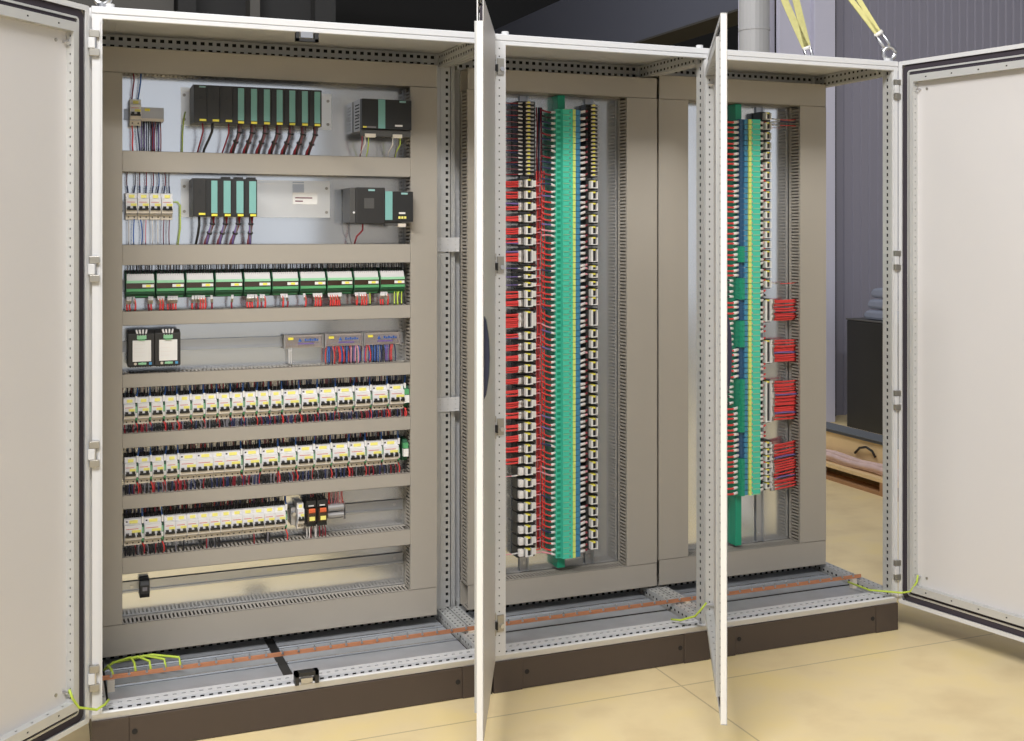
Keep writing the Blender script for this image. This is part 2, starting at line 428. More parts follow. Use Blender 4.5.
def door(par, hx, sgn, w, ang, name_lab, strip=None, handle=True, z0=.114, z1=2.082):
    # local: x from the hinge along the leaf, closed outer face at y=-t; sgn=+1 hinge on the left, -1 on the right
    t = .018
    root = MB()
    X = lambda a, b: (a, b) if sgn > 0 else (-b, -a)
    def bx(mb, a, b, y0, y1, c, d, m): mb.box(*X(a, b), y0, y1, c, d, m)
    bx(root, 0, w, -t, -t+.002, z0, z1, paint_in)
    bx(root, 0, .003, -t, -.001, z0, z1, paint)
    if not strip: bx(root, w-.003, w, -t, -.001, z0, z1, paint)
    bx(root, 0, w, -t, -.001, z0, z0+.003, paint); bx(root, 0, w, -t, -.001, z1-.003, z1, paint)
    ring(root, *X(.0, w-(.003 if strip else 0)), z0, z1, .015, .008, -.003, 0, paint)
    d = root.build('door', par)
    d.location = (hx, 0, 0); d.rotation_euler = (0, 0, ang)
    mb = MB(); a, b = X(.015, w-.015)
    ring(mb, a, b, z0+.015, z1-.015, .021, .020, -t+.002, -.007, gasket_m)
    ring(mb, a+.021, b-.021, z0+.036, z1-.036, .006, .012, -t+.002, -.004, frame_steel)
    ring(mb, a+.027, b-.027, z0+.042, z1-.042, .013, .010, -t+.002, -.008, gasket_m)
    mb.build('door_gasket', d)
    # tubular inner frame, perforated on its flanks
    mb = MB(); a, b = X(.056, w-.056); c, e = z0+.056, z1-.056; fw = .016; fh = .026; y0, y1 = -t+.002, .010
    hv = {'+x': (.025, .006, .004, 1), '-x': (.025, .006, .004, 1)}
    hbar(mb, a, a+fw, y0, y1, c, e, 'z', frame_steel, hv)
    hbar(mb, b-fw, b, y0, y1, c, e, 'z', frame_steel, hv)
    hh = {'+z': (.05, .008, .006, 1), '-z': (.05, .010, .008, 1), '+y': (.10, .007, .005, 1)}
    hbar(mb, a+fw, b-fw, y0, y1, c, c+fh, 'x', frame_steel, hh)
    hbar(mb, a+fw, b-fw, y0, y1, e-fh, e, 'x', frame_steel, hh)
    mb.build('door_frame', d)
    for zz in (z0+.115, z1-.11):
        mb = MB(); xx = sgn*.085; mb.cyl((xx, -t, zz), (xx, .004, zz), .0035, bolt_m, 8); mb.build('earth_stud', d)
        mb = MB(); xx = sgn*.112; mb.cyl((xx, -t, zz), (xx, -t+.004, zz), .005, hinge_m, 8); mb.build('door_screw', d)
    if strip:
        mb = MB(); mb.box(*X(w-.003, w), -t, .0, z0+strip[0], z1-strip[1], white_m)
        mb.build('edge_strip', d)
    if handle:
        mb = MB(); hx_ = w-.035; zc = 1.13
        prof = [(-t, zc-.112), (-t-.006, zc-.10), (-t-.013, zc-.05), (-t-.015, zc), (-t-.013, zc+.05), (-t-.006, zc+.10), (-t, zc+.112)]
        mb.prism(prof, 'x', *X(hx_-.016, hx_+.016), navyh_m)
        mb.build('handle', d, bevel=.002)
    return d
door(cabs['left'], -.006, +1, .59, math.radians(-133), 'left', z0=.102, z1=2.098)
ANG_L = math.radians(65.8)
door(cabs['left'], 1.187, -1, .585, ANG_L, 'leaf', strip=(.0, .066), z0=.106, z1=2.098)
door(cabs['middle'], .787, -1, .775, math.radians(61.1), 'mid', strip=(.0, .0), z0=.105, z1=2.075)
door(cabs['right'], .8015, -1, .785, math.radians(101.5), 'right', handle=False, z0=.102, z1=2.098)

# ------------------------------------------------------------------ wiring ducts
def duct(label, x0, x1, z0, z1, axis, group='slotted wiring ducts'):
    cx, cz = x0, z0
    root = thing('wiring_duct', label, 'wiring duct', (x0, PY, z0), group=group)
    w, h, dep = x1-x0, z1-z0, PY-DY
    mb = MB()
    if axis == 'x':
        mb.box(0, w, -.004, 0, 0, h, duct_m)
        for za, zb in ((0, .002), (h-.002, h)):
            mb.box(0, w, -.020, 0, za, zb, duct_m)
            n = int(w/.0125)
            for i in range(n):
                mb.box(i*.0125, i*.0125+.0068, -dep+.003, -.018, za, zb, duct_m)
    else:
        mb.box(0, w, -.004, 0, 0, h, duct_m)
        for xa, xb in ((0, .002), (w-.002, w)):
            mb.box(xa, xb, -.020, 0, 0, h, duct_m)
            n = int(h/.0125)
            for i in range(n):
                mb.box(xa, xb, -dep+.003, -.018, i*.0125, i*.0125+.0068, duct_m)
    mb.build('slotted_body', root)
    mb = MB()
    if axis == 'x':
        mb.box(0, w, -dep, -dep+.002, -.001, h+.001, duct_m); mb.box(0, w, -dep, -dep+.011, -.0012, 0, duct_m); mb.box(0, w, -dep, -dep+.011, h, h+.0012, duct_m)
    else:
        mb.box(0, w, -dep, -dep+.002, 0, h, duct_m); mb.box(-.0012, 0, -dep, -dep+.011, 0, h, duct_m); mb.box(w, w+.0012, -dep, -dep+.011, 0, h, duct_m)
    mb.build('duct_cover', root)
    return root
duct('wide grey wiring duct along the top of the left cabinet', .014, 1.133, 1.968, 2.045, 'x')
duct('tall grey wiring duct down the left edge of the left cabinet', .014, .102, .246, 1.966, 'z')
duct('tall grey wiring duct right of the breaker rows in the left cabinet', 1.040, 1.133, .246, 1.966, 'z')
duct('deep grey wiring duct along the bottom of the left cabinet', .014, 1.133, .150, .244, 'x')
DZ = [(1.658, 1.722), (1.366, 1.428), (1.177, 1.220), (.983, 1.024), (.795, .838), (.604, .645), (.402, .452)]
between = ['between the two controller racks', 'just above the green relay modules', 'just below the green relay modules', 'just above the upper breaker row',
           'between the upper and second breaker rows', 'between the second and lowest breaker rows', 'just below the lowest breaker row']
for (a, b), t_ in zip(DZ, between): duct('horizontal grey wiring duct ' + t_, .104, 1.038, a, b, 'x')
duct('grey wiring duct along the top of the middle cabinet', 1.247, 1.994, 1.968, 2.042, 'x')
duct('grey wiring duct along the bottom of the middle cabinet', 1.247, 1.994, .152, .236, 'x')
duct('tall grey wiring duct at the left edge of the middle cabinet', 1.247, 1.362, .238, 1.966, 'z')
duct('tall grey wiring duct right of the terminals in the middle cabinet', 1.871, 1.994, .238, 1.966, 'z')
duct('grey wiring duct along the top of the right cabinet', 2.005, 2.757, 1.968, 2.055, 'x')
duct('grey wiring duct along the bottom of the right cabinet', 2.005, 2.757, .152, .245, 'x')
duct('tall grey wiring duct at the left edge of the right cabinet', 2.005, 2.128, .247, 1.966, 'z')
duct('tall grey wiring duct at the right edge of the right cabinet', 2.636, 2.757, .247, 1.966, 'z')

# ------------------------------------------------------------------ rails
def rail(label, x0, x1, z0, z1, axis):
    mb = MB(); d = .0075
    if axis == 'x':
        zc = (z0+z1)/2; h = (z1-z0)/2
        mb.prism([(PY-.001, zc-h*.72), (PY-d, zc-h*.72), (PY-d, zc-h), (PY-d-.0012, zc-h), (PY-d-.0012, zc-h*.66), (PY-.0022, zc-h*.66), (PY-.0022, zc+h*.66),
                  (PY-d-.0012, zc+h*.66), (PY-d-.0012, zc+h), (PY-d, zc+h), (PY-d, zc+h*.72), (PY-.001, zc+h*.72)], 'x', x0, x1, rail_zinc)
        for sx in (x0+.03, x1-.03): mb.cyl((sx, PY-.006, zc), (sx, PY-.002, zc), .005, bolt_m, 10)
    else:
        xc = (x0+x1)/2; h = (x1-x0)/2
        mb.prism([(xc-h*.72, PY-.001), (xc-h*.72, PY-d), (xc-h, PY-d), (xc-h, PY-d-.0012), (xc-h*.66, PY-d-.0012), (xc-h*.66, PY-.0022), (xc+h*.66, PY-.0022),
                  (xc+h*.66, PY-d-.0012), (xc+h, PY-d-.0012), (xc+h, PY-d), (xc+h*.72, PY-d), (xc+h*.72, PY-.001)], 'z', z0, z1, rail_zinc)
        for sz in (z0+.03, z1-.03): mb.cyl((xc, PY-.006, sz), (xc, PY-.002, sz), .005, bolt_m, 10)
    return tag(mb.build('mounting_rail', smooth=False), label, 'rail', 'steel mounting rails')
RZ = {'relay': 1.300, 'psu': 1.104, 'A': .905, 'B': .717, 'C': .524, 'E': .338}
rail('steel mounting rail behind the single breaker at top left', .112, .235, 1.826, 1.861, 'x')
rail('steel mounting rail behind the four breakers in the second bay', .108, .262, 1.533, 1.568, 'x')
rail('steel mounting rail behind the green relay modules', .106, 1.034, RZ['relay']-.0175, RZ['relay']+.0175, 'x')
rail('steel mounting rail behind the two black converters', .106, 1.034, RZ['psu']-.0175, RZ['psu']+.0175, 'x')
rail('steel mounting rail behind the upper breaker row', .106, 1.034, RZ['A']-.0175, RZ['A']+.0175, 'x')
rail('steel mounting rail behind the second breaker row', .106, 1.034, RZ['B']-.0175, RZ['B']+.0175, 'x')
rail('steel mounting rail behind the lowest breaker row', .106, 1.034, RZ['C']-.0175, RZ['C']+.0175, 'x')
rail('nearly empty steel mounting rail near the bottom of the left cabinet', .106, 1.034, RZ['E']-.0175, RZ['E']+.0175, 'x')
rail('vertical steel rail behind the left plug column, middle cabinet', 1.472, 1.507, .240, 1.962, 'z')
rail('vertical steel rail behind the right plug column, middle cabinet', 1.734, 1.769, .240, 1.962, 'z')
rail('vertical steel rail behind the plug column, right cabinet', 2.480, 2.515, .249, 1.962, 'z')

def backplane(label, x0, x1, z0, z1):
    r = thing('rack_backplane', label, 'rack rail', (x0, PY, (z0+z1)/2), group='controller rack backplanes')
    h = (z1-z0)/2; w = x1-x0; mb = MB()
    mb.box(0, w, -.004, 0, -h, h, alu_m); mb.box(0, w, -.010, -.004, h-.012, h-.009, alu_m); mb.box(0, w, -.010, -.004, -h, -h+.003, alu_m)
    mb.build('rail_body', r)
    for sz in (-h+.018, h-.025):
        for sx_ in (w-.012, .010): MB().cyl((sx_, -.0075, sz), (sx_, -.0035, sz), .005, hinge_m, 10).build('rail_screw', r)
    return r
backplane('white backplane rail behind the upper charcoal controller rack', .288, .782, 1.816, 1.938)
r_ = backplane('long white backplane rail with paper label beside the lower controller rack', .288, .777, 1.518, 1.642)
mb = MB(); mb.box(.362, .445, -.0065, -.0042, -.018, .022, white_m)
for q, (a, b) in enumerate(((.37, .428), (.37, .396))): mb.box(a, b, -.0068, -.0064, .002-q*.011, .006-q*.011, maroon_m)
mb.build('paper_label', r_)
mb = MB(); mb.box(.362, .40, -.0065, -.0042, .022, .058, rail_zinc); mb.build('steel_clip', r_)

# ------------------------------------------------------------------ wires (prototype + copies)
WIRES = {}
WNAME = {}
def vwire(m, var, sleeve=None, r=.0017, sl=.34):
    """unit-height wire, z 0..1, optional sleeve at the bottom end"""
    key = (m.name, var, sleeve.name if sleeve else None, r, sl)
    if key in WIRES: return WIRES[key]
    q = random.Random(hash(str(key)) % 1000 if False else (var*7+len(m.name)))
    sw = (q.random()-.5)*.010; sy = (q.random()-.5)*.006
    pts = [(sw*math.sin(t*math.pi)*1.0 + sw*.6*t, sy*math.sin(t*math.pi), t) for t in (0, .2, .4, .6, .8, 1)]
    o = MB().tube(pts, r, m, 6).build('wire', smooth=True)
    if sleeve:
        s = MB().tube([pts[0], (pts[1][0]*1.3, pts[1][1], sl)], r*1.35, sleeve, 6).build('sleeve', o, smooth=True)
    WIRES[key] = o; o['_used'] = False
    return o
def hwire(m, var, sleeve=None, r=.0017, arc=.0, sl=.62):
    """unit-length wire along +x, sleeve at the far end"""
    key = ('h', m.name, var, sleeve.name if sleeve else None, r, arc, sl)
    if key in WIRES: return WIRES[key]
    q = random.Random(var*13+len(m.name))
    sw = (q.random()-.5)*.012
    pts = [(t, -.004*math.sin(t*math.pi), sw*math.sin(t*math.pi)+arc*(1-t)**2) for t in (0, .15, .3, .5, .7, .85, 1)]
    o = MB().tube(pts, r, m, 6).build('wire', smooth=True)
    if sleeve: MB().tube([(sl, -.004*math.sin(sl*math.pi), sw*math.sin(sl*math.pi)+arc*(1-sl)**2), (1, 0, 0)], r*1.45, sleeve, 6).build('sleeve', o, smooth=True)
    WIRES[key] = o; o['_used'] = False
    return o
STUFF = MB()     # the wires beyond the 300 that show largest
STUFF_GROUPS = set()
def to_stuff(o, M):
    b = len(STUFF.v); me = o.data
    STUFF.v += [tuple(M @ v.co) for v in me.vertices]
    ks = [STUFF._m(m) for m in me.materials]
    for p in me.polygons: STUFF.f.append(tuple(b+i for i in p.vertices)); STUFF.mi.append(ks[p.material_index])
def put(proto, loc, label, group, scale, rot=(0, 0, 0), stuff=False):
    if stuff or group in STUFF_GROUPS or any(group.startswith(g) for g in ('wires above the', 'wires below the', 'earth terminal wires', 'dark wires above')):
        M = Matrix.LocRotScale(Vector(loc), Euler(rot), Vector(scale))
        to_stuff(proto, M)
        for ch in proto.children: to_stuff(ch, M)
        return None
    if len(label.split()) > 16: print('LONG', label)
    if not proto['_used']:
        proto['_used'] = True; proto.location = loc; proto.scale = scale; proto.rotation_euler = rot
        tag(proto, label, 'wire', group); return proto
    r = dup(proto, loc, label, rot, scale); r['category'] = 'wire'; r['group'] = group
    return r
COLN = {'wire_red': 'red', 'wire_dark_red': 'dark red', 'wire_blue': 'blue', 'wire_navy': 'navy', 'wire_black': 'black', 'wire_grey': 'grey', 'wire_white': 'white',
        'wire_pink': 'pink', 'wire_violet': 'violet', 'wire_maroon': 'maroon', 'wire_green_yellow': 'green and yellow'}
def row_wires(xs, z0, z1, y, mats, where, group, sleeve=None, down=False, jit=.0008):
    cnt = {}
    for x in xs:
        m = rnd.choice(mats) if isinstance(mats, (list, tuple)) else mats
        r_ = .0023 if ('breaker row' in where) else .0019
        c = COLN[m.name]; k = cnt.get(c, 0); cnt[c] = k+1
        L = abs(z1-z0)*(1+rnd.random()*.05)
        p = vwire(m, rnd.randrange(3), sleeve, r_)
        lab = '%s wire, %s of its colour from the left %s' % (c, nth(k), where)
        sc = (1, 1, -L if down else L)
        put(p, (x+rnd.uniform(-jit, jit), y+rnd.uniform(-.003, .003), z0), lab, group, sc)

# ------------------------------------------------------------------ circuit breakers
def breaker(poles, label, loc, group, hot=True):
    w = .0175*poles; o = thing('circuit_breaker', label, 'circuit breaker', loc, group=group)
    g_ = .0004
    mb = MB()    # stepped profile: shoulders at -.044, nose at -.071
    prof = [(-.006, -.042), (-.006, .042), (-.044, .042), (-.052, .040), (-.052, .026), (-.068, .023), (-.068, -.022), (-.052, -.025), (-.052, -.042)]
    mb.prism(prof, 'x', g_, w-g_, cream_m)
    mb.build('housing', o)
    mb = MB(); mb.box(g_+.0004, w-g_-.0004, -.0692, -.0678, -.0215, -.0125, beige_m)
    mb.box(g_+.0004, w-g_-.0004, -.0535, -.0518, -.0415, -.0265, beige_m); mb.build('lower_cover', o)
    mb = MB()
    for p in range(poles):
        cx = .0175*(p+.5)
        mb.cyl((cx, -.0542, -.034), (cx, -.0530, -.034), .0024, slot_dark, 8)
    mb.build('terminal_screws', o)
    mb = MB(); mb.box(w*.30, w*.78, -.0532, -.0518, .0270, .0365, lyellow_m); mb.build('marker_tag', o)
    mb = MB(); mb.box(w*.42, w*.94, -.0688, -.0678, .0010, .0090, lyellow_m)
    mb.box(w*.10, w*.80, -.0687, -.0679, .0120, .0135, red_mark)
    if poles == 3: mb.box(w*.1, w*.2, -.0532, -.052, .031, .035, slot_dark)
    mb.build('rating_label', o)
    groups_ = [(0, poles)] if poles < 3 else [(0, 2), (2, 3)]
    for a, b in groups_:
        mb = MB(); xa, xb = .0175*a+.0022, .0175*b-.0022
        mb.box(xa, xb, -.0735, -.068, -.0125, -.0065, black_m)
        for p in range(a, b):
            cx = .0175*(p+.5); mb.prism([(-.068, -.010), (-.0785, -.006), (-.0785, -.0005), (-.068, .0005)], 'x', cx-.0045, cx+.0045, black_m)
        mb.build('toggle', o)
    return o
def earth_sep(label, loc, group):
    o = thing('earth_terminal', label, 'terminal', loc, group=group)
    mb = MB(); mb.prism([(-.006, -.040), (-.006, .040), (-.040, .040), (-.056, .018), (-.056, -.018), (-.044, -.040)], 'x', .0005, .0055, dgreen_m); mb.build('terminal_body', o)
    MB().box(.0003, .0057, -.058, -.050, -.004, .014, lgreen_m).build('clamp_cover', o); MB().box(.0003, .0057, -.056, -.048, -.030, -.022, green_m).build('clamp_cover', o)
    MB().box(.0002, .0058, -.058, -.046, .026, .046, white_m).build('marker', o); MB().box(.0002, .0058, -.060, -.05, -.020, -.006, white_m).build('marker', o)
    return o
PROTO = {}
def place_breaker(poles, x, row, lab, group):
    z = RZ[row]
    if poles not in PROTO:
        PROTO[poles] = breaker(poles, lab, (x, PY, z), group); return
    r = dup(PROTO[poles], (x, PY, z), lab); r['group'] = group
def place_sep(x, row, lab, group):
    if 'sep' not in PROTO: PROTO['sep'] = earth_sep(lab, (x, PY, RZ[row]), group); return
    r = dup(PROTO['sep'], (x, PY, RZ[row]), lab); r['group'] = group
rowname = {'A': 'upper breaker row', 'B': 'second breaker row', 'C': 'lowest breaker row'}
POLES = {'A': [], 'B': [], 'C': []}; SEPS = {'A': [], 'B': [], 'C': []}
def fill(row, x, seq):
    # seq of (poles, separator_after)
    cnt = {2: 0, 3: 0, 1: 0, 's': 0}
    pn = {1: 'single-pole', 2: 'two-pole', 3: 'three-pole'}
    for poles, sep in seq:
        lab = 'white %s breaker, %s %s from left in the %s' % (pn[poles], nth(cnt[poles]), pn[poles], rowname[row]); cnt[poles] += 1
        place_breaker(poles, x, row, lab, 'circuit breakers of the ' + rowname[row])
        POLES[row] += [x+.0175*(p+.5) for p in range(poles)]
        x += .0175*poles
        if sep:
            place_sep(x+.0004, row, 'slim green earth terminal, %s from the left in the %s' % (nth(cnt['s']), rowname[row]), 'earth terminals of the ' + rowname[row]); cnt['s'] += 1
            SEPS[row].append(x+.003); x += sep
    return x
fill('A', .108, [(2, .0067)]*12 + [(3, .0078)]*7)
fill('B', .111, [(2, .0067)]*4 + [(3, 0), (3, 0), (2, 0), (3, .0085)] + [(3, .0062)]*9)
fill('C', .110, [(3, .0072), (3, .0080)] + [(2, 0)]*10 + [(2, .0075)])
# single and four-way two-pole breakers at upper left
def extra(x, z, lab, group):
    r = dup(PROTO[2], (x, PY, z), lab); r['group'] = group
extra(.126, 1.846, 'single two-pole circuit breaker at the top left of the left cabinet', 'breakers beside the controller racks')
for i in range(4):
    extra(.114+.0360*i, 1.550, 'two-pole circuit breaker, %s of the four beside the lower controller rack' % nth(i), 'breakers beside the controller racks')

# wires of the three breaker rows
mixT = [dred_m, wwhite_m, wblack_m, navy_m, wgrey_m, wwhite_m, wwhite_m, maroon_m, navy_m]
mixB = [wblack_m, wgrey_m, wblack_m, navy_m, wgrey_m, dred_m, wblack_m, wblack_m, navy_m, dred_m]
mixC = [wblack_m, wblack_m, wblack_m, wgrey_m, dred_m]
dn = {'A': (3, 4), 'B': (4, 5), 'C': (5, 6)}
for row in 'ABC':
    z = RZ[row]; up, lo = dn[row]
    xs = []
    for px in POLES[row]: xs += [px-.0058, px, px+.0058]
    row_wires(xs, z+.0395, DZ[up][0]+.006, PY-.036, mixT if row != 'C' else [wblack_m, dred_m, wblack_m, wwhite_m, navy_m, wblack_m],
              'above the ' + rowname[row], 'wires above the ' + rowname[row], sleeve=wblack_m)
    if row == 'C': xs = [q for q in xs if q < .235 or .36 < q < .40 or .55 < q < .57 or rnd.random() < .12]
    row_wires(xs, z-.0405, DZ[lo][1]-.006, PY-.052, mixB if row != 'C' else mixC,
              'below the ' + rowname[row], 'wires below the ' + rowname[row], down=True)
    row_wires(SEPS[row], z+.040, DZ[up][0]+.006, PY-.048, blue_m, 'rising from the earth terminals above the ' + rowname[row], 'earth terminal wires above the ' + rowname[row])
    row_wires(SEPS[row], z-.038, DZ[lo][1]-.006, PY-.048, red_m, 'leaving the earth terminals below the ' + rowname[row], 'earth terminal wires below the ' + rowname[row], down=True)
# end terminals of rows A and B, connectors at end of row C
def end_clamp(label, x, z):
    o = thing('end_terminal', label, 'terminal', (x, PY, z), group='green end terminals')
    MB().prism([(-.008, -.040), (-.008, .040), (-.052, .036), (-.066, .018), (-.066, -.012), (-.052, -.036)], 'x', 0, .016, dgreen_m).build('terminal_body', o)
    MB().box(-.0004, .0164, -.069, -.050, .008, .026, green_m).build('clamp_cover', o)
    MB().box(-.0004, .0164, -.071, -.052, -.020, .006, white_m).build('marker', o)
end_clamp('green and white end terminal at the right end of the upper breaker row', 1.021, RZ['A'])
end_clamp('green and white end terminal at the right end of the second breaker row', 1.018, RZ['B']+.004)
row_wires([1.025, 1.031], RZ['A']-.040, DZ[4][1]-.006, PY-.055, red_m, 'below the end terminal of the upper breaker row', 'wires below the upper end terminal', down=True)
# row C right part
o = thing('cable_gland_connector', 'small grey round connector right of the lowest breaker row', 'connector', (.637, PY, RZ['C']))
MB().box(0, .014, -.045, -.006, -.028, .03, silver_m).build('connector_body', o); MB().cyl((.007, -.062, .012), (.007, -.044, .012), .0065, bolt_m, 14).build('connector_nut', o)
r = dup(PROTO[2], (.655, PY, RZ['C']+.003), 'narrow white single breaker beside the two orange-topped relays', scale=(.62, 1, 1)); r['group'] = 'breakers beside the relays'
rel = None
for i, x in enumerate((.684, .721)):
    lab = 'black plug-in relay with orange band, %s of the two in the lowest row' % ('left' if i == 0 else 'right')
    if rel is None:
        rel = thing('plug_in_relay', lab, 'relay', (x, PY, RZ['C']+.006), group='plug-in relays')
        mb = MB(); mb.box(0, .034, -.048, -.006, -.040, .046, black_m); mb.box(.001, .033, -.058, -.048, .024, .045, black_m); mb.box(.001, .033, -.058, -.048, -.040, -.026, black_m); mb.build('socket', rel)
        mb = MB(); mb.box(.003, .031, -.070, -.048, -.024, .020, brown_m); mb.build('relay_case', rel, bevel=.001)
        mb = MB(); mb.prism([(-.0705, .006), (-.074, .009), (-.074, .018), (-.0705, .021)], 'x', .007, .028, orange_m); mb.build('release_lever', rel)
        mb = MB(); mb.box(.009, .027, -.0715, -.0695, -.019, -.006, lyellow_m); mb.build('rating_label', rel)
        mb = MB(); mb.box(.008, .026, -.0605, -.0578, .026, .030, wwhite_m); mb.build('marker', rel)
    else: dup(rel, (x, PY, RZ['C']+.006), lab)
row_wires([.688+.0085*i for i in range(8)], RZ['C']-.032, DZ[6][1]-.006, PY-.050, [dred_m, wwhite_m, wblack_m], 'below the orange-topped relays', 'wires below the relays', down=True)
row_wires([.688+.0085*i for i in range(8)], RZ['C']+.050, DZ[5][0]+.006, PY-.050, [dred_m, wblack_m], 'above the orange-topped relays', 'wires above the relays', sleeve=wblack_m)
o = thing('feed_through_block', 'silver cylindrical block on the rail right of the relays', 'terminal', (.760, PY, RZ['C']+.006))
mb = MB(); mb.cyl((0, -.040, .012), (.054, -.040, .012), .013, silver_m, 20); mb.cyl((0, -.040, -.014), (.054, -.040, -.014), .011, silver_m, 20); mb.build('block_body', o, smooth=False)
mb = MB(); mb.box(.052, .058, -.056, -.008, -.026, .028, clear_m); mb.build('end_plate', o)
mb = MB(); mb.box(-.002, .052, -.022, -.006, -.02, .02, silver_m); mb.build('rail_foot', o)
row_wires([.760+.0075*i for i in range(8)], RZ['C']+.030, DZ[5][0]+.006, PY-.042, [red_m, red_m, pink_m], 'above the silver block', 'wires above the silver block')
o = thing('rail_stop', 'small black end stop alone on the lowest empty rail', 'end stop', (.158, PY, RZ['E']))
MB().prism([(-.006, -.03), (-.006, .028), (-.040, .026), (-.046, .012), (-.046, -.016), (-.036, -.03)], 'x', 0, .030, black_m).build('stop_body', o, bevel=.002)
MB().box(.008, .022, -.0475, -.044, -.006, .006, wgrey_m).build('stop_screw', o)

# ------------------------------------------------------------------ relay modules (green)
rm = None; pitch = .0911
lower = [[0,1,2,8,9], [0,1,2,4,5,6,7], [2,3,4,5,6,9], [6], [1,2,3,4,6,7], [3,4,5], [5,6,7,8,1], [0,1,2,3,4,5], [0,1,2,3,4], [0,1,2]]
ki = [0]
for i in range(10):
    x = .114 + pitch*i; z = RZ['relay']
    lab = 'green relay module with white terminals, %s from the left in its row' % nth(i)
    if rm is None:
        rm = thing('relay_module', lab, 'relay module', (x, PY, z), group='green relay modules'); w = .0865
        mb = MB(); mb.prism([(-.008, -.042), (-.008, .047), (-.030, .047), (-.050, .038), (-.074, .014), (-.074, -.024), (-.055, -.040)], 'x', 0, w, dgreen_m); mb.build('housing', rm)
        mb = MB(); mb.prism([(-.0500, .0375), (-.064, .0360), (-.074, .0110), (-.0715, .0120)], 'x', .003, w-.002, strip_m)
        for k in range(12): mb.box(.004+k*.0068, .0045+k*.0068, -.066, -.05, .031, .0365, wgrey_m)
        mb.build('terminal_strip', rm)
        mb = MB(); mb.prism([(-.073, .0085), (-.0775, .0085), (-.0765, .0165), (-.072, .0165)], 'x', .002, w-.001, lgreen_m); mb.build('upper_cover', rm)
        mb = MB(); mb.box(0.001, w-.0005, -.0765, -.0735, -.0085, .0085, brown_m); mb.build('relay_window', rm)
        mb = MB(); mb.box(.049, .084, -.0778, -.0765, -.005, .004, white_m); mb.box(.060, .074, -.0782, -.0777, -.004, .003, yellow_m); mb.build('label', rm)
        mb = MB(); mb.prism([(-.073, -.0085), (-.0785, -.0095), (-.0785, -.0175), (-.073, -.019)], 'x', .002, w-.001, green_m); mb.box(.002, w-.001, -.070, -.055, -.0265, -.021, green_m)
        mb.box(.006, w-.004, -.062, -.045, -.036, -.030, green_m); mb.build('lower_cover', rm)
    else: dup(rm, (x, PY, z), lab)
ords = nth
cw = 0
for i in range(10):
    x = .114 + pitch*i; z = RZ['relay']
    for k in range(10):
        p = vwire(rnd.choice([wblack_m, wblack_m, wblack_m, wgrey_m]), rnd.randrange(3), wblack_m, r=.0020)
        put(p, (x+.006+k*.0081, PY-.052, z+.036), 'dark wire, %s from the left above the %s green relay module' % (nth(k), nth(i)), 'dark wires above the relay modules', (1, 1, DZ[1][0]+.006-(z+.036)))
    for q, k in enumerate(lower[i]):
        last = (i == 9)
        p = vwire(red_m if rnd.random() < .85 else dred_m, rnd.randrange(3), ferr_m, r=.0031, sl=.46)
        L = z-.034-(DZ[2][1]-.006)
        put(p, (x+.007+k*.0081, PY-.066, z-.034), 'red wire with white sleeve, %s one under the %s green relay module' % (nth(q), nth(i)), 'red wires under the relay modules', (1, 1, -L))
for k in range(4):
    p = vwire(earth_m, k % 3, None, r=.0021)
    put(p, (.987+.0085*k, PY-.062, RZ['relay']-.028), 'yellow-green wire, %s of four under the last green relay module' % nth(k), 'yellow-green wires under the relay modules', (1, 1, -(RZ['relay']-.028-DZ[2][1]+.006)))
put(vwire(earth_m, 1, None, .0021), (.9, PY-.06, RZ['relay']-.026), 'lone yellow-green wire under the ninth green relay module', 'yellow-green wires under the relay modules', (1, 1, -.058))

# ------------------------------------------------------------------ black converters and distribution blocks
cv = None
for i, x in enumerate((.120, .1995)):
    lab = 'black converter with white front label, %s of the two under the relay modules' % ('left' if i == 0 else 'right')
    if cv is None:
        cv = thing('power_converter', lab, 'power supply', (x, PY, RZ['psu']), group='black converters')
        w = .078
        mb = MB(); mb.prism([(-.008, -.056), (-.008, .050), (-.060, .056), (-.090, .046), (-.090, -.054), (-.075, -.058)], 'x', 0, w, plc_m)
        for k in range(9): mb.box(.006+k*.0075, .009+k*.0075, -.078, -.03, -.0600, -.056, black_m)
        mb.build('housing', cv, bevel=.001)
        mb = MB(); mb.box(.013, .068, -.0915, -.0898, -.040, .026, white_m)
        for k in range(4): mb.box(.018, .050-.004*(k % 2), -.0917, -.0914, .012-k*.012, .014-k*.012, ferr_m)
        mb.build('front_label', cv)
        mb = MB(); mb.box(.026, .054, -.094, -.078, .030, .041, lgreen_m); mb.prism([(-.096, .029), (-.096, .026), (-.09, .026), (-.09, .029)], 'x', .030, .050, green_m); mb.build('top_connector', cv)
        mb = MB()
        for k in range(4): mb.tube([(.029+k*.0075, -.088, .041), (.024+k*.0105, -.080, .058)], .0032, ferr_m, 6)
        mb.build('cable_ends', cv, smooth=True)
        mb = MB(); mb.cyl((.042, -.0925, -.047), (.042, -.0895, -.047), .0045, lgreen_m, 14); mb.box(.030, .054, -.0922, -.0897, -.0505, -.0435, lgreen_m); mb.build('status_lens', cv, bevel=.002)
        mb = MB(); mb.cyl((.021, -.0935, -.047), (.021, -.0895, -.047), .0042, beige_m, 14); mb.build('adjust_knob', cv)
        mb = MB(); mb.box(.062, .070, -.0925, -.0895, -.051, -.043, lblue_m); mb.build('signal_socket', cv)
    else: dup(cv, (x, PY, RZ['psu']), lab)
db = None
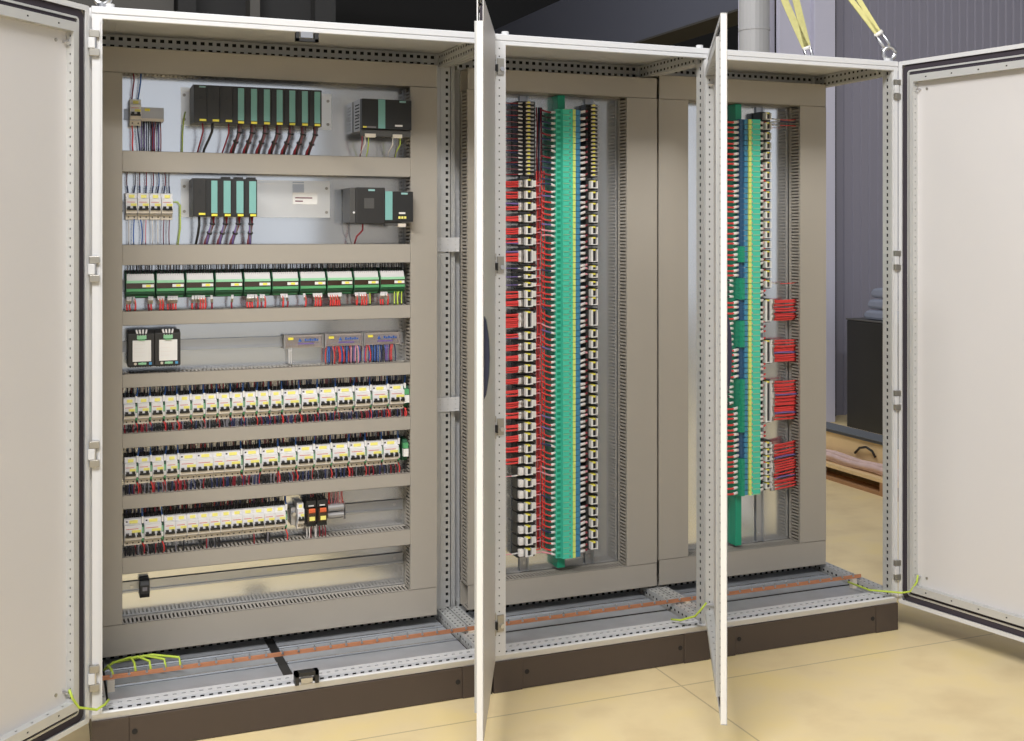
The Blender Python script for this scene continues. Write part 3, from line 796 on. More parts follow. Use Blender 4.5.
for i, x in enumerate((.616, .753, .888)):
    lab = 'clear-covered distribution block with yellow tag, %s of the three in a row' % ('left', 'middle', 'right')[i]
    if db is None:
        db = thing('distribution_block', lab, 'terminal', (x, PY, 1.104), group='distribution blocks'); w = .132
        mb = MB(); mb.box(0, w, -.026, -.006, -.022, .020, beige_m); mb.box(0, .004, -.034, -.006, -.024, .023, silver_m); mb.box(w-.004, w, -.034, -.006, -.024, .023, silver_m); mb.build('block_body', db)
        mb = MB()
        for k in range(11): mb.cyl((.014+k*.0105, -.029, -.010), (.014+k*.0105, -.026, -.010), .0032, bolt_m, 8)
        mb.build('clamp_screws', db)
        mb = MB(); mb.box(.004, w-.004, -.036, -.0345, -.018, .023, clear_m); mb.build('clear_cover', db)
        mb = MB(); mb.box(.013, .030, -.0375, -.036, .006, .014, yellow_m); mb.build('tag', db)
        mb = MB(); mb.prism([(.046, -.001), (.058, -.001), (.052, .012)], 'y', -.0372, -.036, blue_m)
        for k in range(6): mb.box(.068+k*.008, .074+k*.008, -.0372, -.036, .001, .009-.003*(k % 2), blue_m)
        mb.box(.046, .100, -.0372, -.036, -.010, -.005, violet_m); mb.build('printed_symbols', db)
    else: dup(db, (x, PY, 1.104), lab)
row_wires([.632, .640], 1.086, DZ[3][1]-.005, PY-.03, [wwhite_m], 'under the left distribution block', 'wires under the distribution blocks', down=True)
row_wires([.760+.0053*k for k in range(22)], 1.084, DZ[3][1]-.005, PY-.03, [red_m, blue_m, violet_m, blue_m, navy_m, pink_m, red_m], 'under the middle distribution block', 'wires under the distribution blocks', down=True)
row_wires([.893+.0057*k for k in range(19)], 1.084, DZ[3][1]-.005, PY-.03, [blue_m, navy_m, blue_m, red_m, wblack_m, violet_m], 'under the right distribution block', 'wires under the distribution blocks', down=True)
# distribution block at top left, beside the single breaker
o = thing('distribution_block', 'dull grey distribution block beside the single breaker at top left', 'terminal', (.162, PY, 1.842), group='distribution blocks')
MB().box(0, .068, -.048, -.006, -.022, .022, silver_m).build('block_body', o)
MB().box(.0, .068, -.050, -.048, -.022, -.013, beige_m).build('terminal_edge', o)
MB().box(.010, .026, -.0498, -.0478, .010, .018, yellow_m).build('tag', o)
row_wires([.164+.0052*k for k in range(12)], 1.822, DZ[0][1]-.005, PY-.035, [navy_m, dred_m, blue_m, wgrey_m, violet_m, wblack_m], 'under the top left grey block', 'wires under the top left distribution block', down=True)
def bundle(mb, pts, r, ms, n=5):
    for k in range(n):
        a = 2*math.pi*k/n; off = Vector((math.cos(a), math.sin(a)*.6, 0))*r
        tw = [Vector(p)+Vector((off.x*math.cos(i*.8)-off.y*math.sin(i*.8), off.x*math.sin(i*.8)+off.y*math.cos(i*.8), 0)) for i, p in enumerate(pts)]
        mb.tube(tw, r*.62, ms[k % len(ms)], 6)
def free_wire(name, label, cat, pts, r, m, group=None):
    return tag(MB().tube(pts, r, m, 7).build(name, smooth=True), label, cat, group)
G1 = 'wires at the single top left breaker'
free_wire('wire', 'dark red wire rising left from the single top left breaker', 'wire', [(.134, .41, 1.886), (.136, .40, 1.915), (.140, .40, 1.945), (.138, .40, 1.975)], .0022, dred_m, G1)
free_wire('wire', 'blue wire rising right from the single top left breaker', 'wire', [(.152, .41, 1.886), (.156, .40, 1.915), (.160, .40, 1.945), (.161, .40, 1.975)], .0022, blue_m, G1)
free_wire('wire', 'red wire dropping left from the single top left breaker', 'wire', [(.134, .40, 1.806), (.136, .395, 1.775), (.135, .40, 1.745), (.137, .40, 1.716)], .0024, red_m, G1)
free_wire('wire', 'grey-blue wire dropping right from the single top left breaker', 'wire', [(.150, .40, 1.806), (.152, .395, 1.775), (.156, .40, 1.745), (.158, .40, 1.716)], .0024, navy_m, G1)
xs = [.114+.036*i+.00875+.0175*j for i in range(4) for j in range(2)]
row_wires(xs, 1.590, DZ[0][0]+.006, PY-.038, [navy_m, wgrey_m, maroon_m, blue_m, dred_m], 'above the four second-bay breakers', 'wires over the four small breakers', sleeve=navy_m)
row_wires(xs, 1.510, DZ[1][1]-.005, PY-.050, [wgrey_m, maroon_m, blue_m, pink_m, wwhite_m], 'below the four second-bay breakers', 'wires under the four small breakers', down=True)

# ------------------------------------------------------------------ controller racks
def plc(kind, w, label, loc):
    o = thing('controller_module', label, 'controller', loc, group='charcoal controller modules')
    mb = MB(); mb.prism([(-.012, -.061), (-.012, .056), (-.100, .061), (-.119, .058), (-.119, -.061)], 'x', .0004, w-.0004, plc_m); mb.build('housing', o)
    if kind == 'io':
        MB().box(w*.02, w*.36, -.1205, -.1188, -.058, .054, black_m).build('status_panel', o)
        MB().box(w*.40, w*.86, -.1215, -.1188, -.050, .053, teal_m).build('label_strip', o)
        MB().box(w*.42, w*.86, -.1220, -.1188, -.0595, -.0525, yellow_m).build('number_tag', o)
    elif kind == 'cap':
        MB().box(w*.02, w*.36, -.1205, -.1188, -.058, .054, black_m).build('status_panel', o)
        MB().box(w*.25, w*.92, -.110, -.08, .058, .066, black_m).build('top_clip', o)
        MB().box(w*.36, w*.90, -.1215, -.1188, -.050, .053, teal_m).build('label_strip', o)
        MB().box(w*.45, w*.90, -.1220, -.1188, -.0595, -.0525, yellow_m).build('number_tag', o)
    else:
        MB().box(.001, w*.10, -.1200, -.1188, -.058, .055, black_m).build('front_groove', o)
        if kind == 'power': MB().box(w*.42, w*.90, -.1203, -.1188, .050, .055, logo_m).build('maker_plate', o)
        MB().box(w*.4, w*.62, -.1203, -.1188, .012, .024, black_m).build('selector', o)
        MB().box(w*.45, w*.95, -.1220, -.1188, -.0560, -.0495, yellow_m).build('number_tag', o)
    return o
P = {}
def place_plc(kind, w, x, z, lab):
    if kind not in P: P[kind] = plc(kind, w, lab, (x, PY, z))
    else: dup(P[kind], (x, PY, z), lab)
z1_, z2_ = 1.876, 1.579
place_plc('power', .041, .314, z1_, 'plain charcoal controller module at the left end of the upper rack')
place_plc('plain', .040, .355, z1_, 'plain charcoal controller module, second from left in the upper rack')
place_plc('plain', .040, .3955, z1_, 'plain charcoal controller module just left of the teal-striped ones, upper rack')
for i in range(7): place_plc('io', .0411, .4355+.0411*i, z1_, 'charcoal module with teal strip, %s teal-striped one from the left, upper rack' % nth(i))
place_plc('plain', .040, .312, z2_, 'plain charcoal controller module at the left end of the lower rack')
place_plc('io', .0411, .352, z2_, 'charcoal module with teal strip, leftmost teal-striped one in the lower rack')
for i in range(3): place_plc('cap', .0402, .3925+.0402*i, z2_, 'charcoal module with teal strip and top clip, %s clipped one from the left, lower rack' % nth(i))
def harness(label, x0, z0, x1, z1, ms, r=.0050, ties=2, y0=.355, y1=.385):
    pts = [(x0, y0, z0), (x0, y0+.004, z0+(z1-z0)*.25), (x0+(x1-x0)*.45, (y0+y1)/2, z0+(z1-z0)*.55), (x0+(x1-x0)*.85, y1, z0+(z1-z0)*.8), (x1, y1+.005, z1)]
    o = thing('cable_harness', label, 'cable', (0, 0, 0), group='cable bundles under the controller racks')
    mb = MB(); bundle(mb, pts, r, ms); mb.build('wires', o, smooth=True)
    for k in range(ties):
        p = Vector(pts[k+1]); d = (Vector(pts[k+2])-Vector(pts[k])).normalized()*.0025
        MB().tube([p-d, p+d], r*1.75, wblack_m, 10).build('cable_tie', o)
    return o
hm = [maroon_m, dred_m, wblack_m, maroon_m, wgrey_m]
for i in range(7):
    x = .4355+.0411*i+.026
    harness('tied maroon cable bundle under the %s teal-striped module of the upper rack' % nth(i), x, 1.816, x-.022, DZ[0][1]-.006, hm, r=.0056)
for i in range(4):
    x = .352+.0405*i+.024
    harness('tied maroon and violet cable bundle under the %s teal-striped module of the lower rack' % nth(i), x, 1.520, x-(.018 if i < 3 else .001), DZ[1][1]-.006, [dred_m, maroon_m, violet_m, wgrey_m], r=.0050)
G2 = 'single cables at the controller racks'
free_wire('cable', 'thick black cable dropping from the second upper rack module', 'cable', [(.375, .345, 1.818), (.374, .35, 1.79), (.366, .37, 1.765), (.354, .385, 1.735), (.350, .39, 1.715)], .0042, black_m, G2)
free_wire('cable', 'thick black cable dropping from the lower rack left module', 'cable', [(.333, .345, 1.518), (.334, .35, 1.49), (.332, .37, 1.46), (.326, .39, 1.42)], .0042, black_m, G2)
free_wire('cable', 'thin red and black wire under the leftmost upper rack module', 'cable', [(.343, .345, 1.816), (.346, .35, 1.79), (.342, .37, 1.765), (.330, .385, 1.715)], .0026, dred_m, G2)
free_wire('cable', 'thin dark red wire under the third upper rack module', 'cable', [(.425, .345, 1.816), (.426, .35, 1.785), (.418, .375, 1.75), (.407, .385, 1.715)], .0026, dred_m, G2)
free_wire('earth_wire', 'yellow-green wire hanging at the left end of the upper rack', 'wire', [(.301, .44, 1.858), (.294, .425, 1.83), (.291, .43, 1.78), (.290, .43, 1.716)], .0022, earth_m, G2)
free_wire('earth_wire', 'yellow-green wire hanging at the left end of the lower rack', 'wire', [(.258, .432, 1.565), (.275, .425, 1.566), (.284, .43, 1.555), (.284, .43, 1.48), (.276, .43, 1.421)], .0022, earth_m, G2)

# power supplies at upper right
o = thing('power_supply', 'black power supply with teal stripe at the top right', 'power supply', (.858, PY, 1.858), group='rail power supplies')
mb = MB(); mb.box(0, .172, -.095, -.008, -.048, .056, silver_m); mb.box(-.0005, .0, -.09, -.05, .0, .002, slot_dark)
for k in range(8): mb.box(-.0006, .0002, -.085, -.030, -.040+k*.011, -.036+k*.011, slot_dark)
mb.build('housing', o)
mb = MB(); mb.box(0, .172, -.120, -.095, -.044, .056, black_m); mb.box(0, .172, -.112, -.095, -.068, -.046, plc_side); mb.build('front_cover', o, bevel=.001)
MB().box(.056, .080, -.1215, -.1195, -.042, .055, teal_m).build('teal_stripe', o)
MB().box(.130, .152, -.1212, -.1195, .047, .053, logo_m).build('maker_plate', o)
MB().box(.114, .140, -.1212, -.1195, -.034, -.028, ferr_m).build('white_label', o)
MB().box(.004, .016, -.1212, -.1195, -.041, -.036, yellow_m).box(.016, .048, -.1212, -.1195, -.041, -.036, wgrey_m).build('rating_label', o)
for a, b in ((.012, .048), (.108, .140)): MB().box(a, b, -.118, -.098, -.072, -.060, beige_m).build('terminal_block', o)
GP = 'wires under the top right power supply'
for k, (x, m, n_) in enumerate(((.862, dred_m, 'dark red'), (.872, ferr_m, 'white'), (.884, earth_m, 'yellow-green'), (.968, wwhite_m, 'pale'), (.982, wgrey_m, 'grey'), (.994, earth_m, 'second yellow-green'))):
    free_wire('wire', '%s wire under the power supply at the top right' % n_, 'wire', [(x, .342, 1.790), (x+.002, .35, 1.765), (x+(-.006 if k % 2 else .005), .375, 1.74), (x+(-.004 if k % 2 else .003), .39, 1.716)], .0020, m, GP)
o = thing('interface_unit', 'charcoal box with small teal plate left of the lower power supply', 'controller', (.820, PY, 1.556))
MB().box(0, .020, -.110, -.008, -.055, .060, plc_side).build('side_plate', o)
MB().box(.018, .118, -.120, -.008, -.060, .062, plc_m).build('housing', o, bevel=.003)
MB().box(.060, .082, -.1212, -.1195, .050, .056, logo_m).build('maker_plate', o)
MB().box(.046, .080, -.1206, -.1198, -.008, .026, plc_side).build('cover_panel', o, bevel=.0003)
MB().cyl((.013, -.1135, -.022), (.013, -.1095, -.022), .0035, white_m, 10).build('cable_socket', o)
o = thing('power_supply', 'black power supply with teal stripe at the end of the second bay', 'power supply', (.9385, PY, 1.556), group='rail power supplies')
MB().box(0, .098, -.095, -.008, -.055, .048, silver_m).build('housing', o)
MB().box(0, .098, -.118, -.095, -.052, .050, black_m).box(0, .060, -.112, -.095, -.066, -.054, plc_side).build('front_cover', o, bevel=.001)
MB().box(.000, .025, -.1195, -.1175, -.046, .050, teal_m).build('teal_stripe', o)
MB().box(.056, .078, -.1192, -.1175, .040, .046, logo_m).build('maker_plate', o)
MB().box(.048, .070, -.1192, -.1175, -.026, -.020, ferr_m).build('white_label', o)
mb = MB()
for k in range(3): mb.box(.046+.010*k, .053+.010*k, -.1205, -.112, -.042, -.034, lyellow_m)
mb.box(.046, .072, -.119, -.100, -.070, -.058, beige_m); mb.build('terminal_block', o)
free_wire('cable', 'short dark wire with white plug under the charcoal interface box', 'cable', [(.865, .345, 1.498), (.866, .352, 1.475), (.852, .375, 1.455), (.846, .39, 1.424)], .003, dred_m, G2)
free_wire('cable', 'grey wire under the left side of the charcoal interface box', 'cable', [(.832, .40, 1.500), (.833, .41, 1.47), (.842, .42, 1.44), (.848, .42, 1.424)], .0018, wgrey_m, G2)

# ------------------------------------------------------------------ terminal columns of the middle and right cabinets
GRX = 'green plastic carrier profile'
tag(MB().box(1.604, 1.634, PY-.048, PY, .250, 1.966, tgreen2_m).build('terminal_carrier', bevel=.002), 'green carrier profile behind the terminals of the middle cabinet', 'carrier rail', 'green terminal carriers')
tag(MB().box(2.358, 2.386, PY-.048, PY, .255, 1.966, tgreen2_m).build('terminal_carrier', bevel=.002), 'green carrier profile below the terminals of the right cabinet', 'carrier rail', 'green terminal carriers')
NM, ZM0, ZM1 = 79, 1.913, .292
pm = (ZM0-ZM1)/NM
ti = None
for i in range(NM):
    z = ZM0-pm*(i+.5)
    lab = 'green isolating terminal, %s from the top in the middle cabinet' % nth(i)
    if ti is None:
        h = pm/2-.0003
        ti = thing('terminal_block', lab, 'terminal', (1.59, PY, z), group='green terminals of the middle cabinet')
        MB().prism([(0, -.050), (.001, -.066), (.017, -.068), (.019, -.084), (.057, -.086), (.068, -.07), (.068, -.050)], 'z', -h, h, tgreen_m).build('terminal_body', ti)
        MB().box(.003, .016, -.0695, -.066, -h*.55, h*.55, tgreen2_m).build('clamp_window', ti)
        MB().box(.044, .048, -.0868, -.0855, -h*.5, h*.1, wgrey_m).build('test_point', ti)
        MB().box(.020, .044, -.0866, -.0855, h*.72, h*.96, lgreen_m).build('marker', ti)
        MB().box(.0575, .068, -.0872, -.062, -h*.94, h*.94, tyel_m).build('marker_strip', ti)
        MB().prism([(.068, -.050), (.068, -.080), (.088, -.078), (.098, -.064), (.098, -.050)], 'z', -h, h*.9, tblue_m).build('blue_clamp', ti)
    else: dup(ti, (1.59, PY, z), lab)
NR, ZR0, ZR1 = 71, 1.905, .455
pr = (ZR0-ZR1)/NR
tj = {}
for i in range(NR):
    z = ZR0-pr*(i+.5); h = pr/2-.0003
    alt = any(b <= z <= a for a, b in ((1.42, 1.355), (1.285, 1.201), (1.128, 1.02), (.901, .700), (.60, .46)))
    k = 'alt' if alt else 'std'
    lab = 'green terminal with %s clamp, %s from the top in the right cabinet' % ('bulging green' if alt else 'blue', nth(i))
    if k not in tj:
        t = thing('terminal_block', lab, 'terminal', (2.352, PY, z), group='green terminals of the right cabinet'); tj[k] = t
        MB().prism([(.0535, -.050), (.0535, -.084), (.056, -.086), (.094, -.086), (.100, -.076), (.100, -.050)], 'z', -h, h, tgreen_m).build('terminal_body', t)
        MB().box(.060, .093, -.0868, -.0855, -h*.98, -h*.55, lgreen_m).build('marker', t)
        MB().box(.041, .0535, -.0872, -.062, -h*.94, h*.94, tyel_m).build('marker_strip', t)
        MB().box(.055, .058, -.0875, -.0860, -h*.4, h*.2, pink_m).build('test_point', t)
        MB().prism([(.026, -.050), (.026, -.080), (.041, -.080), (.041, -.050)], 'z', -h*.9, h*.9, tblue_m).build('blue_clamp', t)
        if alt: MB().prism([(.004, -.050), (.004, -.080), (.010, -.088), (.022, -.088), (.026, -.078), (.026, -.050)], 'z', -h, h, tgreen2_m).build('wide_clamp', t)
        else: MB().prism([(.010, -.050), (.010, -.072), (.026, -.074), (.026, -.050)], 'z', -h, h, tnavy_m).build('wide_clamp', t)
    else: dup(tj[k], (2.352, PY, z), lab)

SMALL = [1.931, 1.917, 1.902, 1.888, 1.874, 1.86, 1.846, 1.832, 1.818, 1.804, 1.79, 1.776, 1.762, 1.748, 1.734, 1.72, 1.706, 1.692, 1.677]
NORM = [1.643, 1.602, 1.561, 1.518, 1.475, 1.436, (1.383, .045), (1.338, .015), (1.31, .015), (1.281, .015), 1.247, 1.216, (1.156, .057), 1.098, 1.06, 1.021, .981, .938,
        .897, .856, .815, .774, .736, .695, .656, .615, .572, .532, .488, .447, .406, .365, .324]
def plug(label, x, z, h, small, right, group):
    o = thing('plug_connector', label, 'connector', (x, PY, z), group=group); a = h/2
    hb = a if small else a+.005
    MB().box(-.020 if not right else -.006, .050 if not right else .042, -.050, -.006, -hb, hb, black_m).build('base', o)
    if small:
        MB().box(.010, .026, -.066, -.050, -a*.5, a*.5, beige_m).box(.006, .028, -.060, -.050, -a*.9, a*.9, black_m).build('plug', o)
        MB().box(.014, .024, -.0672, -.0655, -a*.1, a*.75, yellow_m).build('marker', o)
        MB().box(.032, .044, -.056, -.050, -a*.45, a*.45, silver_m).build('clamp', o)
    else:
        mb = MB(); mb.box(.006, .013, -.072, -.050, -a, a, white_m); mb.box(.013, .030, -.062, -.050, -a, a, wgrey_m); mb.box(.030, .034, -.070, -.050, -a, a, white_m)
        mb.box(.013, .030, -.068, -.05, -a, -a+.003, white_m); mb.build('plug', o)
        MB().box(.016, .024, -.066, -.05, -a*.9, a*.85, slot_dark).build('latch', o)
        MB().box(.010, .024, -.0705, -.050, a-.004, a+.0015, yellow_m).build('marker', o)
        if not right: MB().box(.037, .050, -.060, -.050, -a*.8, a*.8, ferr_m).build('clamp', o)
    return o
PP = {}
for col, X, right in (('left', 1.464, False), ('right', 1.722, True)):
    k = 0
    for i, z in enumerate(SMALL):
        lab = 'small yellow-marked plug connector, %s from the top in the %s column, middle cabinet' % (nth(k), col); k += 1
        key = (col, 's')
        if key not in PP: PP[key] = plug(lab, X, z, .0128, True, right, 'plugs in the %s column of the middle cabinet' % col)
        else: dup(PP[key], (X, PY, z), lab)
    for e in NORM:
        z, h = e if isinstance(e, tuple) else (e, .027)
        lab = '%s white-framed plug connector, %s from the top in the %s column, middle cabinet' % ('tall' if h > .04 else 'slim' if h < .02 else 'square', nth(k), col); k += 1
        key = (col, h)
        if key not in PP: PP[key] = plug(lab, X, z, h, False, right, 'plugs in the %s column of the middle cabinet' % col)
        else: dup(PP[key], (X, PY, z), lab)
# wires left of the left plug column, middle cabinet
GW = 'wires entering the left plug column'
for i, z in enumerate(SMALL):
    p = hwire([dred_m, navy_m, maroon_m][i % 3], i % 3, ferr_m, r=.0020, sl=.85)
    put(p, (1.352, PY-.052, z), 'thin dark wire', GW, (.112, 1, 1), stuff=True)
for i, e in enumerate(NORM):
    z, h = e if isinstance(e, tuple) else (e, .027)
    if z < .62: continue
    n = 1 if h < .02 else max(3, int(h/.0075))
    for k in range(n):
        zz = z + (k-(n-1)/2)*(h*.86/max(n, 1))
        m = red_m if n > 1 and rnd.random() < .92 else violet_m
        p = hwire(m, rnd.randrange(3), ferr_m, r=.0036 if n > 1 else .0018, sl=.84)
        put(p, (1.352, PY-.054+rnd.uniform(-.003, .003), zz), '%s wire, %s at the %s framed plug of the left plug column, middle cabinet' % (COLN[m.name], nth(k), nth(i)), GW, (.112, 1, 1))
put(hwire(pink_m, 0, ferr_m, .0018), (1.352, PY-.05, .600), 'pink wire at the first unfed framed plug, left of the middle terminals', GW, (.112, 1, 1))
put(hwire(pink_m, 0, ferr_m, .0018), (1.352, PY-.05, .322), 'pink wire at the very lowest framed plug, left of the middle terminals', GW, (.112, 1, 1))
# lower left: white sleeves waiting without wires
for i, e in enumerate(NORM):
    z, h = e if isinstance(e, tuple) else (e, .027)
    if z >= .62: continue
    if 'cap' not in PP:
        PP['cap'] = thing('plug_cover', 'x', 'connector', (1.447, PY, z), group='white covers beside the lower left plugs')
        MB().box(0, .017, -.066, -.042, -.013, .013, ferr_m).build('cover_body', PP['cap'], bevel=.002); MB().box(.002, .015, -.068, -.066, -.003, .003, white_m).build('cover_rib', PP['cap'])
        PP['cap']['label'] = 'white plug cover beside the %s framed plug from the top, left column' % nth(i)
    else: dup(PP['cap'], (1.447, PY, z), 'white plug cover beside the %s framed plug from the top, left column' % nth(i))
# vertical red loom between plugs and green terminals
loom = thing('wire_loom', 'vertical loom of red wires between the left plugs and green terminals', 'cable')
for k in range(8):
    mb = MB(); x = 1.526+.0036*k; y = PY-.040-.010*math.sin(k*1.9)
    m = red_m if k % 4 != 1 else dred_m
    mb.tube([(x+rnd.uniform(-.002, .002), y+rnd.uniform(-.004, .004), zz) for zz in [.33+.08*q for q in range(18)]], .0026, m, 6)
    mb.build('loom_wire', loom, smooth=True)
mb = MB()
for k in range(5):
    x = 1.528+.005*k
    mb.tube([(x+rnd.uniform(-.002, .002), PY-.034, zz) for zz in (1.66, 1.75, 1.84, 1.92)], .0024, (dred_m, wblack_m, navy_m)[k % 3], 6)
mb.build('loom_upper_wires', loom, smooth=True)
STUFF_GROUPS |= {'wires branching from the loom to the green terminals', 'sleeved wires right of the green terminals', 'short red wires from the left plugs into the loom',
    'sleeved wires right of the green terminals, right cabinet', 'red wires left of the green terminals, right cabinet'}
GB = 'wires branching from the loom to the green terminals'
for i in range(NM):
    z = ZM0-pm*(i+.5)
    up = z > 1.66
    m = (rnd.choice([wblack_m, dred_m, navy_m]) if up else (red_m if rnd.random() < .72 else rnd.choice([violet_m, navy_m, pink_m])))
    p = hwire(m, rnd.randrange(3), ferr_m, r=.0034, arc=.016 if z < 1.2 else .006, sl=.66)
    put(p, (1.537, PY-.056, z), '%s wire with white sleeve, at the %s green terminal from the top, middle cabinet' % (COLN[m.name], nth(i)), GB, (.054, 1, 1))
GC = 'sleeved wires right of the green terminals'
for i in range(NM):
    z = ZM0-pm*(i+.5)
    m = rnd.choice([dred_m, pink_m, wblack_m, dred_m])
    p = hwire(m, rnd.randrange(3), ferr_m, r=.0040, arc=.006, sl=.25)
    put(p, (1.718, PY-.058, z+rnd.uniform(-.004, .004)), 'white-sleeved %s wire on the right of the %s green terminal, middle cabinet' % (COLN[m.name], nth(i)), GC, (.033, 1, 1), (0, 0, math.pi))
# clamps between plugs & loom: short sleeved wires
GD = 'short red wires from the left plugs into the loom'
for i, e in enumerate(NORM):
    z, h = e if isinstance(e, tuple) else (e, .027)
    for k in range(2):
        p = hwire(red_m if k else pink_m, k, ferr_m, r=.0022)
        put(p, (1.534, PY-.056, z+(k-.5)*h*.5), '%s short wire right of the %s framed plug from the top, left column' % ('upper' if k else 'lower', nth(i)), GD, (.034, 1, 1), (0, 0, math.pi))

# right cabinet: plug column
RP = []
z = 1.921
while z > 1.235:
    RP.append((z, .026)); z -= .0385
RP += [(1.163, .083), (1.003, .086), (.808, .158)]
zz = .640
while zz > .47: RP.append((zz, .020)); zz -= .0265
for i, (z, h) in enumerate(RP):
    lab = '%s plug connector, %s from the top in the right cabinet' % ('tall white-framed' if h > .05 else 'small', nth(i))
    key = ('R', h)
    if key not in PP: PP[key] = plug(lab, 2.474, z, h, False, True, 'plugs of the right cabinet')
    else: dup(PP[key], (2.474, PY, z), lab)
GE = 'sleeved wires right of the green terminals, right cabinet'
for i in range(NR):
    z = ZR0-pr*(i+.5)
    m = rnd.choice([red_m, wblack_m, dred_m])
    put(hwire(m, rnd.randrange(3), ferr_m, r=.0042, arc=.003, sl=.30), (2.486, PY-.060, z+rnd.uniform(-.003, .003)), 'white-sleeved %s wire right of the %s green terminal, right cabinet' % (COLN[m.name], nth(i)), GE, (.030, 1, 1), (0, 0, math.pi))
GF = 'red wires left of the green terminals, right cabinet'
for i in range(NR):
    z = ZR0-pr*(i+.5)
    alt = any(b <= z <= a for a, b in ((1.285, 1.201), (1.128, 1.02), (.901, .800)))
    m = red_m if not alt else wblack_m
    if alt: put(hwire(m, i % 3, ferr_m, r=.0038), (2.290, PY-.058, z), 'white-sleeved black wire left of the %s green terminal, right cabinet' % nth(i), GF, (.05, 1, 1))
    else: put(hwire(m, i % 3, ferr_m, r=.0042, sl=.66), (2.290, PY-.062, z), 'white-sleeved red wire left of the %s green terminal, right cabinet' % nth(i), GF, (.072, 1, 1))
loom = thing('wire_loom', 'vertical loom of red wires left of the green terminals, right cabinet', 'cable')
for k in range(6):
    x = 2.272+.0036*k; y = PY-.050-.008*math.sin(k*1.9); mb = MB()
    mb.tube([(x+rnd.uniform(-.002, .002), y+rnd.uniform(-.004, .004), .46+.09*q) for q in range(17)], .0026, dred_m if k % 4 == 1 else red_m, 6)
    mb.build('loom_wire', loom, smooth=True)
GH = 'red wires from the right cabinet plugs into the right duct'
for z0, z1, n in ((1.205, 1.122, 11), (1.045, .960, 11), (.886, .730, 19), (.648, .470, 20)):
    for k in range(n):
        z = z0+(z1-z0)*(k+.5)/n
        m = violet_m if k % 9 == 6 else red_m
        pos = {1.205: 'uppermost', 1.045: 'second', .886: 'third', .648: 'lowest'}[z0]
        L = .133
        p = hwire(m, rnd.randrange(3), ferr_m, r=.0038 if z0 > .7 else .0036, sl=.84)
        put(p, (2.645, PY-.050+rnd.uniform(-.006, .006), z+rnd.uniform(-.002, .002)), '%s wire, %s from the top in the %s bundle beside the right duct' % (COLN[m.name], nth(k), pos), GH, (L, 1, 1), (0, (.10 if z0 < .7 else .0), math.pi))
for i, z in enumerate((1.915, 1.900, 1.890, 1.270)):
    m = (red_m, navy_m, red_m, red_m)[i]
    put(hwire(m, i % 3, ferr_m, r=.0018), (2.645, PY-.05, z), 'lone thin %s wire, %s from the top crossing to the right duct' % (COLN[m.name], nth(i)), GH, (.133, 1, 1), (0, 0, math.pi))

for o_ in list(WIRES.values()):
    if not o_['_used']:
        for ch in list(o_.children): bpy.data.objects.remove(ch)
        bpy.data.objects.remove(o_)
    else: del o_['_used']
st = STUFF.build('thin_wires', smooth=True)
tag(st, 'countless thin wires crowding the breaker rows, relay tops and terminal columns', 'wires'); st['kind'] = 'stuff'

# ------------------------------------------------------------------ earth bar and door earth wires
bar = thing('copper_earth_bar', 'long copper bar running along the cabinet floors', 'busbar', (.03, .18, .155))
MB().box(0, 2.745, -.0025, .0025, -.0065, .0065, copper_m).build('bar', bar, bevel=.0008)
bm = MB().cyl((0, -.006, 0), (0, .006, 0), .0042, bolt_m, 6).cyl((0, -.003, -.002), (0, -.003, .012), .0022, bolt_m, 6)
b0 = bm.build('bolt', bar, loc=(.03, 0, .004))
for i in range(1, 54):
    b = b0.copy(); C.objects.link(b); b.parent = bar; b.location = (.03+.0505*i, 0, .004)
for i, x in enumerate((.02, 1.15, 1.97, 2.70)):
    MB().box(x, x+.02, -.010, .010, -.044, -.0065, beige_m).build('bar_support', bar)
GG = 'green and yellow earth wires'
for i in range(5):
    xe = .075+.043*i if i else .056
    pts = [(.045, .26, .150), (.07, .25, .172), (.10+.02*i, .235, .186), (xe+.01 if i else .06, .205, .178), (xe+.012, .186, .160)]
    if i == 0: pts = [(.045, .26, .15), (.055, .23, .172), (.062, .20, .17), (.066, .185, .158)]
    free_wire('earth_wire', 'green and yellow wire, %s of the five arching onto the copper bar at left' % nth(i), 'wire', pts, .0038, earth_m, GG)
a = math.radians(-133)
def on_door(hx, hy, ang, s, along, off, z):
    return (hx + s*along*math.cos(ang) - off*math.sin(ang), hy + s*along*math.sin(ang) + off*math.cos(ang), z)
p0 = on_door(-.006, 0, a, 1, .085, .006, .225)
free_wire('earth_wire', 'yellow-green wire from the left open door to its cabinet', 'wire', [p0, (p0[0]+.008, p0[1], .20), (p0[0]+.025, -.045, .165), (.012, -.035, .148), (.034, -.012, .150), (.046, .02, .150)], .0036, earth_m, GG)
a = math.radians(61.1); p0 = on_door(1.987, 0, a, -1, .085, .008, .225)
free_wire('earth_wire', 'yellow-green wire from the middle cabinet door to its sill', 'wire', [p0, (p0[0]-.02, p0[1]+.0, .205), (1.92, -.03, .170), (1.89, .015, .146), (1.87, .045, .142)], .0036, earth_m, GG)
a = math.radians(101.5); p0 = on_door(2.806, 0, a, -1, .085, .006, .225)
free_wire('earth_wire', 'yellow-green wire from the right open door to its cabinet', 'wire', [p0, (p0[0]-.004, p0[1], .20), (2.805, -.06, .160), (2.79, -.03, .148), (2.76, -.005, .148), (2.72, .06, .140), (2.70, .16, .145)], .0036, earth_m, GG)

